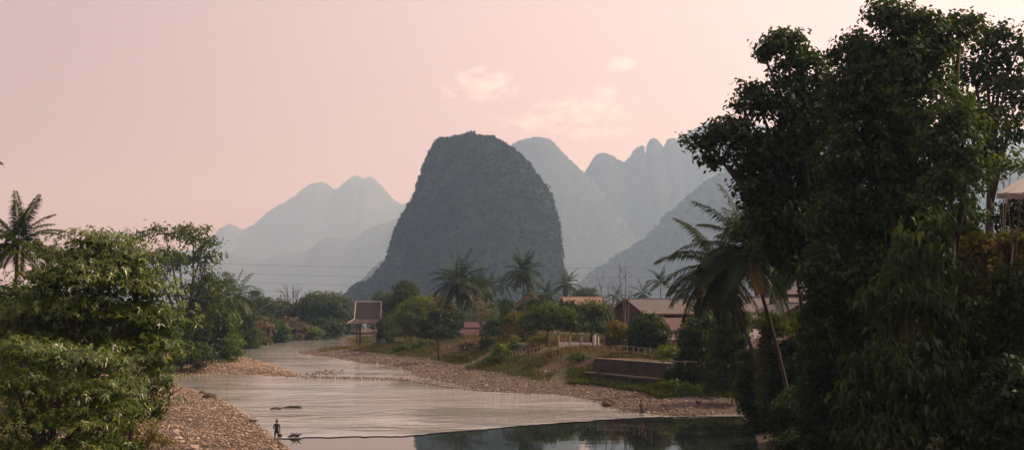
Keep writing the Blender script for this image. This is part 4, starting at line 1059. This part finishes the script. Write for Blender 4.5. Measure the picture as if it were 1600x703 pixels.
# rusty shed roofs near the water
o0 = P(1190, 548, 104)
t = thing('shed', 'open shed with rusty corrugated roof right of the light green shrub', 'shed', (o0.x - 1.6, 103, gz(o0.x, 103)), R(-14))
zr = o0.z - gz(o0.x, 103)
part('roof', ribbed((-.2, -.4, zr - .05), (3.6, -.7, zr + .45), (3.9, 2.6, zr + 1.6), (.3, 2.8, zr + 1.1), 9), 'tin_rust', t)
for x, y in ((0, 0), (3.3, -.2), (.4, 2.4), (3.5, 2.2)):
    mb = MB(); mb.box(x - .06, y - .06, -.4, x + .06, y + .06, zr + .12 + .25 * (y > 1) ); part('post', mb, 'dark_wood', t)
mb = MB(); mb.box(.1, 2.32, 0, 3.4, 2.42, zr + .3); part('wall', mb, 'dark_wood', t)
o0 = P(1172, 524, 118)
t = thing('shed', 'grey tin-roofed shed behind the rusty shed', 'shed', (o0.x - 1, 117, gz(o0.x, 117)), R(-8))
zr = o0.z - gz(o0.x, 117)
part('roof', ribbed((0, -.5, zr - .3), (4.2, -.5, zr - .1), (4.2, 2.4, zr + .75), (0, 2.4, zr + .55), 9), 'tin_grey', t)
for x, y in ((.1, -.3), (4., -.3), (.1, 2.2), (4., 2.2)):
    mb = MB(); mb.box(x - .06, y - .06, -.4, x + .06, y + .06, zr - .2 + .6 * (y > 1)); part('post', mb, 'dark_wood', t)
# eave at the right edge
o0 = P(1552, 305, 40)
zt = gz(o0.x + 3, 42)
t = thing('house', 'roof corner with rafters above the bank at the right edge', 'house', (o0.x, 40, zt), 0)
ze = o0.z - zt
part('roof', ribbed((0, -.3, ze), (9, -.3, ze + .1), (9, 4, ze + 1.5), (3.6, 4, ze + 1.45), 14), 'tin_grey', t)
mb = MB(); mb.box(-.02, -.36, ze - .16, 9, -.303, ze - .01); part('fascia', mb, 'grey_wood', t)
for i in range(16):
    mb = MB(); x = .25 + i * .55; ye = min(2., x / 3.6 * 4.3 - .25); zq = ze - .15 + (ye + .2) * .36; mb.hexa([(x, -.2, ze - .15), (x + .07, -.2, ze - .15), (x + .07, ye, zq), (x, ye, zq)], (0, 0, .11)); part('rafter', mb, 'grey_wood', t)
for i in range(4):
    mb = MB(); x = 2.4 + i * 2.1; mb.box(x - .08, .75, -1, x + .08, .92, ze + .2); part('post', mb, 'dark_wood', t)
mb = MB(); mb.box(3.0, 3.2, -1, 9, 3.3, ze + .9); part('wall', mb, 'dark_wood', t)
mb = MB(); mb.box(3.0, .5, ze - 3.2, 9, 3.19, ze - 3.05); part('floor', mb, 'dark_wood', t)

# red-roofed hut on the bank
o0 = P(736, 525, 206)
zt = gz(o0.x, 206); t = thing('hut', 'small open hut with maroon two-tier roof under the dry brush tree', 'hut', (o0.x, 206, zt), R(12))
e0 = P(736, 520, 206).z - zt; e1 = P(736, 503, 206).z - zt
hw, hl = 2.2, 2.5
em = e0 + (e1 - e0) * .45
part('lower_roof', ribbed((-hl, -hw, e0), (hl, -hw, e0), (hl * .62, -hw * .5, em), (-hl * .62, -hw * .5, em), 8), 'tin_red', t)
part('lower_roof', ribbed((hl, hw, e0), (-hl, hw, e0), (-hl * .62, hw * .5, em), (hl * .62, hw * .5, em), 8), 'tin_red', t)
part('lower_roof', ribbed((-hl, hw, e0), (-hl, -hw, e0), (-hl * .62, -hw * .5, em), (-hl * .62, hw * .5, em), 6), 'tin_red', t)
part('lower_roof', ribbed((hl, -hw, e0), (hl, hw, e0), (hl * .62, hw * .5, em), (hl * .62, -hw * .5, em), 6), 'tin_red', t)
part('upper_roof', ribbed((-hl * .66, -hw * .58, em + .12), (hl * .66, -hw * .58, em + .12), (hl * .5, 0, e1), (-hl * .5, 0, e1), 6), 'tin_red', t)
part('upper_roof', ribbed((hl * .66, hw * .58, em + .12), (-hl * .66, hw * .58, em + .12), (-hl * .5, 0, e1), (hl * .5, 0, e1), 6), 'tin_red', t)
for x in (-1.9, 1.9):
    for y in (-1.6, 1.6):
        mb = MB(); mb.box(x - .07, y - .07, -.3, x + .07, y + .07, e0 + .22); part('post', mb, 'dark_wood', t)
mb = MB(); mb.box(-1.8, -1.5, .35, 1.8, 1.5, .45); part('floor', mb, 'grey_wood', t)

# river pavilion with steep two-tier roof
DP = 272
o0 = P(573, 535, DP); zt = gz(o0.x, DP)
t = thing('pavilion', 'riverside pavilion with steep maroon roof and pale edges on tall posts', 'pavilion', (o0.x, DP, zt), R(3))
X = lambda u: (u - 573) / F * DP
Zv = lambda v: P(573, v, DP).z - zt
zr, zm, zl = Zv(472), Zv(497), Zv(505)
part('upper_roof', ribbed((X(555.5), -1.9, zm), (X(594.5), -1.9, zm), (X(594.8), 0, zr), (X(556.5), 0, zr), 10), 'tile_maroon', t)
part('upper_roof', ribbed((X(594.5), 1.9, zm), (X(555.5), 1.9, zm), (X(556.5), 0, zr + .003), (X(594.8), 0, zr + .003), 10), 'tile_maroon', t)
part('lower_roof', ribbed((X(545), -3.4, zl), (X(601), -3.4, zl), (X(595), -1.75, zm - .12), (X(556), -1.75, zm - .12), 12), 'tile_pink', t)
part('lower_roof', ribbed((X(601), 3.4, zl), (X(545), 3.4, zl), (X(556), 1.75, zm - .12), (X(595), 1.75, zm - .12), 12), 'tile_pink', t)
part('lower_roof', ribbed((X(545), 3.4, zl), (X(545), -3.4, zl), (X(556), -1.75, zm - .12), (X(556), 1.75, zm - .12), 6), 'tile_pink', t)
for s in (-1, 1):
    for (u0, u1, du) in ((555.3, 556.3, -.14), (594.5, 594.8, .08)):
        mb = MB(); mb.hexa([(X(u0), s * 2.0, zm - .05), (X(u0), s * 1.9, zm + .22), (X(u1), 0, zr + .28), (X(u1), 0, zr + .02)], (du * 1.6, 0, 0)); part('barge_board', mb, 'cream_trim', t)
mb = MB(); mb.box(X(556), -.12, zr + .05, X(595.2), .12, zr + .26); part('ridge_cap', mb, 'cream_trim', t)
mb = MB(); mb.tube([(X(545) - .05, -3.45, zl + .08), (X(556) - .05, -1.8, zm)], .1, 6); part('hip_trim', mb, 'cream_trim', t)
for u in (558.8, 590):
    for y in (-2.0, 0.0, 2.0):
        mb = MB(); x = X(u) + (.5 if y > -1 and u < 570 else 0); mb.box(x - .13, y - .13, -.5, x + .13, y + .13, zl + .5); part('post', mb, 'dark_wood', t)
mb = MB(); mb.box(X(558), -2.1, zl + .28, X(592), 2.1, zl + .42); part('ceiling', mb, 'dark_wood', t)

# ------------------------------------------------------------------ walls, fences
a = P(931, 588, 139); c = P(1042, 588, 127)
d = (c - a).normalized(); nr_ = Vector((d.y, -d.x, 0)).normalized()
t = thing('retaining_wall', 'stained stepped concrete retaining wall above the shingle beach', 'wall', (a.x, a.y, 0), math.atan2(d.y, d.x))
Lw = (c - a).length
zt, zb = P(985, 564, 133).z, P(985, 586, 133).z
mb = MB(); mb.box(0, 0, zb - .4, Lw, .5, zt); part('wall_face', mb, 'concrete', t)
mb = MB(); mb.box(-.1, -.06, zt + .002, Lw + .1, .55, zt + .10); part('coping', mb, 'concrete_pale', t)
mb = MB(); mb.box(-1.2, -.9, zb - 1.6, Lw - .4, -.004, zb - .1); part('footing', mb, 'concrete', t)
mb = MB(); mb.box(-1.3, -.98, zb - .098, Lw - .35, -.004, zb + .02); part('ledge', mb, 'concrete_pale', t)
mb = MB(); mb.box(-.45, .02, zb - .8, -.003, 5.5, zt - .02); part('return_wall', mb, 'concrete', t)
for i in range(5):
    mb = MB(); x = 1.2 + i * (Lw - 2) / 4; mb.box(x - .12, -.12, zb + .022, x + .12, -.003, zt - .002); part('buttress', mb, 'concrete', t)
mb = MB(); mb.box(.3, .52, zb, Lw, 5, zt + .04); part('terrace_fill', mb, 'ground', t)
def rail_fence(label, pts, zh, rails, n, mat='bamboo', pr=.045, name='bamboo_fence'):
    t = thing(name, label, 'fence', tuple(pts[0])); o_ = Vector(pts[0]); rg = random.Random(int(pts[0].x * 10))
    for (a, c) in zip(pts[:-1], pts[1:]):
        for i in range(n):
            p = a.lerp(c, i / n) - o_; mb = MB(); l = Vector((rg.gauss(0, .05), rg.gauss(0, .05), 0))
            mb.tube([p - Vector((0, 0, .4)), p + Vector((0, 0, zh * rg.uniform(.9, 1.12))) + l], pr, 6); part('post', mb, mat, t, True)
        for r_ in rails:
            mb = MB(); mb.tube([a - o_ + Vector((0, -.06, r_)), a.lerp(c, .5) - o_ + Vector((0, -.06, r_ + rg.gauss(0, .06))), c - o_ + Vector((0, -.06, r_ + rg.gauss(0, .05)))], pr * .9, 6); part('rail', mb, mat, t, True)
    return t
zt0 = zt + .1
fp = [Vector((a.x - .6, a.y + 1.2, zt0)), Vector((a.x + 4.2, a.y + 1.4, zt0)), Vector((c.x - 1, c.y + 1.6, zt0))]
rail_fence('bamboo rail fence on top of the retaining wall', fp, 1.5, (.25, .75, 1.45), 5)
q = [P(1035, 575, 122), P(1088, 574, 118)]
q = [Vector((p.x, p.y, 4.2)) for p in q]
rail_fence('pale pole rail right of the retaining wall', q, .25, (.2,), 3, pr=.07)
q = [P(785, 545, 163), P(850, 545, 158)]
q = [Vector((p.x, p.y, gz(p.x, p.y))) for p in q]
rail_fence('weathered stick fence on the bank below the yellow-green shrub tree', q, 1.2, (.5, .95), 12, 'grey_wood', .04, 'stick_fence')
# white garden wall with posts and gate
a, c = P(872, 540, 163), P(926, 540, 160)
t = thing('garden_wall', 'low white garden wall left of the gate', 'wall', (a.x, a.y, gz(a.x, a.y)), math.atan2(c.y - a.y, c.x - a.x))
Lw = (c - a).length
mb = MB(); mb.box(0, 0, -.4, Lw, .15, .75); part('panel', mb, 'white_paint', t)
for i in range(4):
    mb = MB(); x = i * Lw / 3; mb.box(x - .09, -.03, -.4, x + .09, .18, 1.75); part('post', mb, 'grey_wood', t)
for i in range(11):
    mb = MB(); x = .2 + i * (Lw - .3) / 11; mb.box(x, .05, .752, x + .03, .09, 1.5); part('bar', mb, 'grey_wood', t)
a, c = P(928, 540, 160), P(990, 543, 152)
t = thing('gate', 'white post-and-rail gate under the dense round tree', 'gate', (a.x, a.y, gz(a.x, a.y)), math.atan2(c.y - a.y, c.x - a.x))
Lw = (c - a).length
for f_, hh, wd in ((0.03, 1.9, .16), (.12, 1.7, .07), (.27, 1.75, .07), (.42, 1.75, .07), (.58, 1.5, .07), (.8, 1.5, .07), (.98, 1.5, .07)):
    mb = MB(); x = f_ * Lw; mb.box(x - wd, -.06, -.4, x + wd, .08, hh); part('post', mb, 'white_paint', t)
for z_, f0, f1 in ((1.68, .27, .42), (.55, .12, .98), (.2, .12, .98)):
    mb = MB(); mb.box(f0 * Lw, -.02, z_, f1 * Lw, .03, z_ + .09); part('rail', mb, 'white_paint', t)
mb = MB(); mb.box(.12 * Lw, .035, -.3, .98 * Lw, .09, .5); part('panel', mb, 'white_paint', t)

# ------------------------------------------------------------------ power line far up the valley
def pylon(label, u, vtop, D):
    x = (u - 800) / F * D; z = gz(x, D); t = thing('pylon', label, 'pylon', (x, D, z)); h = P(u, vtop, D).z - z
    r = lambda f: 1.9 * (1 - f) + .28 * f
    for sx_, sy_ in ((-1, -1), (1, -1), (1, 1), (-1, 1)):
        mb = MB(); mb.tube([(sx_ * r(0), sy_ * r(0), -.5), (sx_ * r(1), sy_ * r(1), h)], .10, 4); part('leg', mb, 'dark_metal', t)
    mb = MB(); n = 12
    for i in range(n):
        f0, f1 = i / n, (i + 1) / n
        cs = [(-1, -1), (1, -1), (1, 1), (-1, 1)]
        for j in range(4):
            p, q = cs[j], cs[(j + 1) % 4]
            mb.tube([(p[0] * r(f0), p[1] * r(f0), f0 * h), (q[0] * r(f1), q[1] * r(f1), f1 * h)], .05, 3)
            mb.tube([(q[0] * r(f0), q[1] * r(f0), f0 * h), (p[0] * r(f1), p[1] * r(f1), f1 * h)], .05, 3)
    part('bracing', mb, 'dark_metal', t)
    for f in (.70, .84, .97):
        mb = MB(); mb.tube([(-2.8, 0, f * h), (0, 0, f * h + .5), (2.8, 0, f * h)], .09, 4); part('cross_arm', mb, 'dark_metal', t)
pylon('lattice mast rising in front of the dark dome mountain', 750, 394, 700)
pylon('shorter lattice mast left of the taller one', 652, 425, 780)
def wire(label, pts, D):
    mb = MB(); P0 = [P(u, v, D) for u, v in pts]
    us = np.array([p[0] for p in pts]); vs_ = np.array([p[1] for p in pts]); co = np.polyfit(us, vs_, 2)
    mb.tube([P(u, float(np.polyval(co, u)), D) for u in np.linspace(us[0], us[-1], 30)], .055, 4)
    tag(obj('power_line', mb.mesh('power_line', 'dark_metal')), label, 'power line', 'power lines over the valley')
for nm_, dv in (('topmost', 0), ('second', 15), ('third', 29), ('lowest', 42)):
    wire(nm_ + ' power line across the valley', [(200, 405 + dv * .9), (500, 419 + dv), (750, 417 + dv), (1300, 409 + dv)], 705)

# ------------------------------------------------------------------ truck, boat, parasol by the pavilion
o0 = P(588, 541, 246); zt = gz(o0.x, 246)
t = thing('truck', 'small dark stake-bed truck seen from behind beside the pavilion', 'truck', (o0.x, 246, zt), R(-10))
mb = MB(); mb.box(-.95, 0, .55, .95, 2.9, .75); part('bed', mb, 'dark_metal', t)
mb = MB(); mb.box(-.97, -.06, .6, .97, -.003, 1.25); part('tailgate', mb, 'dark_metal', t)
for s in (-1, 1):
    mb = MB(); mb.box(s * .95 - .04, .003, .752, s * .95 + .04, 2.9, 1.25); part('side_board', mb, 'dark_metal', t)
    mb = MB(); mb.box(s * .78 - .1, -.09, .68, s * .78 + .1, -.063, .86); part('tail_light', mb, 'tail_red', t)
    for y in (.6, 3.9):
        mb = MB(); mb.tube([(s * .88 - .12, y, .34), (s * .88 + .12, y, .34)], .36, 14); wh_ = part('wheel', mb, 'rubber', t)
        mb = MB(); mb.tube([(s * .88 - .13, y, .34), (s * .88 + .13, y, .34)], .17, 10); part('rim', mb, 'steel', wh_)
    for y in (.1, 1., 1.9, 2.8):
        mb = MB(); mb.box(s * .96 - .03, y - .03, 1.252, s * .96 + .03, y + .03, 2.05); part('stake', mb, 'grey_wood', t)
    for z_ in (1.5, 1.95):
        mb = MB(); mb.box(s * 1.01 - .02, .05, z_, s * 1.01 + .02, 2.85, z_ + .12); part('rail', mb, 'grey_wood', t)
for z_ in (1.45, 1.9):
    mb = MB(); mb.box(-.98, -.02, z_, .98, .02, z_ + .12); part('rail', mb, 'bamboo', t)
mb = MB(); mb.add([(-.9, 3.0, .5), (.9, 3.0, .5), (.9, 4.6, .5), (-.9, 4.6, .5), (-.8, 3.1, 1.9), (.8, 3.1, 1.9), (.8, 4.0, 1.9), (-.8, 4.0, 1.9), (-.9, 4.6, 1.15), (.9, 4.6, 1.15)],
                  [(0, 3, 2, 1), (4, 5, 6, 7), (0, 1, 5, 4), (3, 8, 9, 2), (8, 7, 6, 9), (0, 4, 7, 8, 3), (1, 2, 9, 6, 5)]); part('cab', mb, 'dark_metal', t)
mb = MB(); mb.hexa([(-.6, 3.035, 1.25), (.6, 3.035, 1.25), (.6, 3.075, 1.75), (-.6, 3.075, 1.75)], (0, -.03, 0)); part('rear_window', mb, 'window_dark', t)

o0 = G(568, 523)
t = thing('boat', 'long low wooden boat with canopy moored beyond the pavilion posts', 'boat', (o0.x, o0.y, 0), R(8))
Lb = 9.5; mb = MB(); n = 12; secs = []
for i in range(n + 1):
    f = i / n; x = (f - .5) * Lb; wv = .85 * math.sin(math.pi * min(max(f * .9 + .05, 0), 1)) ** .5; zb = -.1 + .8 * abs(2 * f - 1) ** 3; ztp = .75 + .55 * abs(2 * f - 1) ** 3
    secs.append([(x, -wv, ztp), (x, -wv * .6, zb), (x, wv * .6, zb), (x, wv, ztp)])
mb.add([p for s in secs for p in s], [(i * 4 + j, i * 4 + j + 1, i * 4 + 5 + j, i * 4 + 4 + j) for i in range(n) for j in range(3)] + [(0, 3, 2, 1), (n * 4, n * 4 + 1, n * 4 + 2, n * 4 + 3)])
part('hull', mb, 'wet_wood', t)
mb = MB(); mb.box(-3.6, -.55, .45, 3.6, .55, .52); part('deck', mb, 'grey_wood', t)
for x in (-2.6, 0, 2.6):
    for s in (-1, 1):
        mb = MB(); mb.box(x - .04, s * .6 - .04, .5, x + .04, s * .6 + .04, 1.9); part('canopy_post', mb, 'dark_wood', t)
part('canopy', ribbed((-3, -.9, 1.85), (1, -.9, 1.85), (1, 0, 2.2), (-3, 0, 2.2), 5), 'dark_metal', t); part('canopy', ribbed((1, .9, 1.85), (-3, .9, 1.85), (-3, 0, 2.203), (1, 0, 2.203), 5), 'dark_metal', t)
for x in (1.6, 2.6, 3.3):
    mb = MB(); mb.box(x - .3, -.4, .524, x + .3, .4, 1.1); part('crate', mb, 'steel', t)

o0 = P(587, 523, 270); zt = gz(o0.x, 270)
t = thing('parasol', 'pale pink folded parasol standing behind the parked truck', 'parasol', (o0.x, 270, zt))
hp = P(587, 509, 270).z - zt
mb = MB(); mb.tube([(0, 0, -.2), (0, 0, hp)], .04, 6); part('pole', mb, 'grey_wood', t)
mb = MB(); mb.tube([(0, 0, hp - 2.2), (0, 0, hp - 1.5), (0, 0, hp - .7), (0, 0, hp - .05)], [.5, .42, .26, .05], 9); part('canopy', mb, 'pink_cloth', t, True)

# ------------------------------------------------------------------ boulders, driftwood
def blob_mesh(name, seed, sx_, sy_, sz_, mat):
    import bmesh
    bm = bmesh.new(); bmesh.ops.create_icosphere(bm, subdivisions=3, radius=1)
    v = np.array([tuple(x.co) for x in bm.verts]); r = 1 + .5 * fbm(v[:, 0] * 1.3 + seed * 7, v[:, 1] * 1.3, v[:, 2] * 1.3, 4, seed)
    v = v * r[:, None] * (sx_, sy_, sz_)
    for x, c_ in zip(bm.verts, v): x.co = c_
    me = bpy.data.meshes.new(name); bm.to_mesh(me); bm.free(); me.materials.append(MATS[mat]); return me
def boulder(label, u, v, s, mat, seed, name='boulder', cat='boulder', flat=.55):
    p = G(u, v); z = max(gz(p.x, p.y), -.05); p = G(u, v, z)
    return tag(obj(name, blob_mesh(name, seed, s, s * .75, s * flat, mat), None, (p.x, p.y, z + s * flat * .35), (0, 0, seed)), label, cat)
boulder('rounded dark brown boulder at the water on the lower left shingle', 328, 622, .85, 'boulder', 1)
boulder('smaller dark boulder just left of the rounded brown one', 317, 615, .5, 'boulder', 2)
boulder('dark boulder on the right shingle left of the wading figure', 949, 634, .55, 'boulder', 3, flat=.7)
boulder('smaller dark boulder beside the one left of the wading figure', 957, 631, .5, 'boulder', 4, flat=.8)
boulder('lone dark stone on the right shingle near its end', 1091, 628, .35, 'boulder', 5)
boulder('pale pinkish stone highest in the pale pile at lower left', 273, 678, .35, 'pale_stone', 6, flat=.8)
boulder('broad pale pinkish stone at the foot of the pale pile', 278, 687, .42, 'pale_stone', 7)
boulder('brown stone left of the pale pinkish pile', 265, 686, .4, 'boulder', 8)
boulder('pale stone cut off by the bottom edge left of the figure', 303, 701, .38, 'pale_stone', 9)
boulder('small dark stone in the shallows off the lower left shingle', 376, 648, .22, 'boulder', 10)
def drift(label, u, v, L, seed, n=14, up=.5, mat='wet_wood'):
    p = G(u, v); rg = random.Random(seed); t = thing('driftwood', label, 'driftwood', (p.x, p.y, 0))
    mb = MB(); mb.tube([(-L / 2, 0, .02), (-L * .1, .1, .12), (L * .3, 0, .10), (L / 2, -.05, .02)], [.05, .1, .1, .04], 6); part('stem', mb, mat, t, True)
    mb = MB()
    for i in range(n):
        s = Vector((rg.uniform(-.3, .45) * L, rg.uniform(-.1, .1), .08)); d = Vector((rg.gauss(.2, .5), rg.gauss(0, .5), rg.uniform(.15, 1) * up)); l = rg.uniform(.3, .8)
        mb.tube([s, s + d * l * .5, s + d * l + Vector((0, 0, -.05))], [.045, .03, .012], 4)
    part('twigs', mb, mat, t)
drift('tangle of driftwood in midstream left of centre', 456, 637, 2.0, 1, 26)
drift('thin half-sunk stick left of the midstream tangle', 431, 639, 1.2, 2, 5, .2)
drift('dark driftwood stump right of the standing dark figure', 459, 682, .9, 3, 12, .6)
drift('small twig snag at the edge of the lower left shingle', 393, 659, .8, 4, 10, .7)
# arching root at the shingle
p0, p1 = P(243, 640, 80), P(286, 604, 86)
t = tag(obj('dead_branch', MB().tube([p0, p0.lerp(p1, .4) + Vector((0, 0, .25)), p1], [.12, .1, .04], 6).mesh('dead_branch', 'bark')), 'bare dark branch slanting over the shingle from the whorled tree', 'branch')

# ------------------------------------------------------------------ people
def skinned(name, joints, edges, mat, parent=None):
    me = bpy.data.meshes.new(name); me.from_pydata([j[:3] for j in joints], edges, [])
    o = bpy.data.objects.new(name, me); COL.objects.link(o)
    o.modifiers.new('skin', 'SKIN'); s = o.modifiers.new('sub', 'SUBSURF'); s.levels = s.render_levels = 2
    sv = me.skin_vertices[0].data
    for i, j in enumerate(joints):
        sv[i].radius = (j[3], j[4] if len(j) > 4 else j[3])
    sv[0].use_root = True
    dg = bpy.context.evaluated_depsgraph_get(); m2 = bpy.data.meshes.new_from_object(o.evaluated_get(dg))
    bpy.data.objects.remove(o)
    return m2
def person(label, loc, rz, hgt, shirt, legs, skirt_z, lower_legs_skin, arms, lean=0., hold=None):
    """local: x right, facing +y; built at 1.75 m"""
    t = thing('person', label, 'person', loc, rz); k = hgt / 1.75; t.scale = (k, k, k)
    J = [(0, 0, .94, .145, .11), (0, .0, 1.12, .135, .10), (0, lean * .5, 1.30, .155, .105), (0, lean, 1.44, .09, .075), (0, lean * 1.1, 1.52, .052), (0, lean * 1.2 + .01, 1.60, .078, .09), (0, lean * 1.2 + .01, 1.70, .072, .085)]
    E = [(0, 1), (1, 2), (2, 3), (3, 4), (4, 5), (5, 6)]
    for s in (-1, 1):
        b_ = len(J)
        J += [(s * .105, 0, .84, .092), (s * .125, .02, .50, .062), (s * .13, 0, .30, .055), (s * .135, -.01, .10, .040), (s * .15, .13, .04, .036)]
        E += [(0, b_), (b_, b_ + 1), (b_ + 1, b_ + 2), (b_ + 2, b_ + 3), (b_ + 3, b_ + 4)]
    hands = []
    for s, (el_, wr) in zip((-1, 1), arms):
        b_ = len(J)
        J += [(s * .17, lean, 1.41, .062), (*el_, .045), (*wr, .030)]
        E += [(3, b_), (b_, b_ + 1), (b_ + 1, b_ + 2)]
        hands.append((Vector(el_), Vector(wr), s))
    me = skinned('body', J, E, 'skin')
    me.materials.clear()
    for m in ('skin', shirt, legs): me.materials.append(MATS[m])
    for p_ in me.polygons:
        c_ = p_.center; m = 0
        arm = abs(c_.x) > .20 and c_.z > .80
        if c_.z > .93 and c_.z < 1.47 and not arm: m = 1
        elif arm and c_.z > min(arms[0][0][2], arms[1][0][2]) + .05 and c_.z < 1.5 and abs(c_.x) < .31: m = 1
        elif c_.z <= .93 and not arm and c_.z > skirt_z: m = 2
        p_.material_index = m; p_.use_smooth = True
    o = obj('body', me, t)
    # hands: palm and five fingers, added to the body's own mesh
    mb = MB()
    for e_, w_h, s in hands:
        d = (w_h - e_).normalized(); side = d.cross(Vector((0, 0, 1))); side = (side if side.length > .1 else Vector((0, 1, 0))).normalized(); nrm = side.cross(d)
        mb.tube([w_h - d * .02, w_h + d * .05, w_h + d * .09], [.026, .036, .034], 8)
        for i, ln in enumerate((.065, .078, .074, .055)):
            st_ = w_h + d * .085 + side * (i - 1.5) * .019; mb.tube([st_, st_ + d * ln * .5 - nrm * .008, st_ + d * ln * .85 - nrm * .03], [.010, .009, .007], 5)
        st_ = w_h + d * .03 + side * s * .03; mb.tube([st_, st_ + side * s * .03 + d * .03, st_ + side * s * .035 + d * .06 - nrm * .01], [.012, .011, .008], 5)
    # feet, nose and ears keep the outline human
    hx = lean * 1.2 + .01
    mb.tube([(0, hx + .08, 1.66), (0, hx + .105, 1.615), (0, hx + .085, 1.605)], [.010, .016, .012], 5)
    for s in (-1, 1): mb.tube([(s * .075, hx - .005, 1.67), (s * .088, hx - .015, 1.645), (s * .076, hx - .005, 1.61)], [.010, .017, .010], 5)
    extra = mb.mesh('body', 'skin', True)
    import bmesh
    bm = bmesh.new(); bm.from_mesh(me); n0 = len(bm.faces); bm.from_mesh(extra); bm.to_mesh(me); bm.free()
    for s in (-1, 1):
        pass
    # hair cap
    hm = blob_mesh('hair', 3, .088, .10, .088, 'hair'); obj('hair', hm, t, (0, hx - .018, 1.705))
    for s in (-1, 1):
        mb = MB(); mb.tube([(s * .135, -.06, .03), (s * .145, .06, .035), (s * .155, .19, .02)], [.042, .048, .036], 8); part('shoe', mb, 'rubber', t, True)
    return t
p = G(432, 692); z = gz(p.x, p.y); p = G(432, 692, max(z, 0))
person('person in dark shirt and shorts standing at the tip of the lower left shingle', (p.x, p.y, max(z, 0)), R(6), 1.76, 'shirt_dark', 'shorts_dark', .50, True,
       (((-.25, .03, 1.15), (-.15, .22, 1.08)), ((.24, -.03, 1.13), (.23, .07, .90))), .02)
q = Vector((math.cos(R(6)) * .27, math.sin(R(6)) * .27 + .07, 0)) + p
t = thing('shoulder_bag', 'small dark bag hanging from the right hand of the standing figure', 'bag', (q.x, q.y, max(z, 0)))
mb = MB(); mb.tube([(0, 0, .45), (0, 0, .50), (0, 0, .66), (0, 0, .70)], [.08, .12, .11, .06], 8); part('bag_body', mb, 'shirt_dark', t, True)
mb = MB(); mb.tube([(-.07, 0, .69), (-.03, 0, .80), (.03, 0, .80), (.07, 0, .69)], .012, 5); part('strap', mb, 'rubber', t, True)
p = G(1002, 650)
person('person in reddish shirt and blue trousers standing in the shallows by the right shingle', (p.x, p.y, -.18), R(200), 1.62, 'shirt_brown', 'jeans', .08, False,
       (((-.26, .02, 1.13), (-.22, .12, .90)), ((.25, .02, 1.13), (.21, .14, .92))), .03)
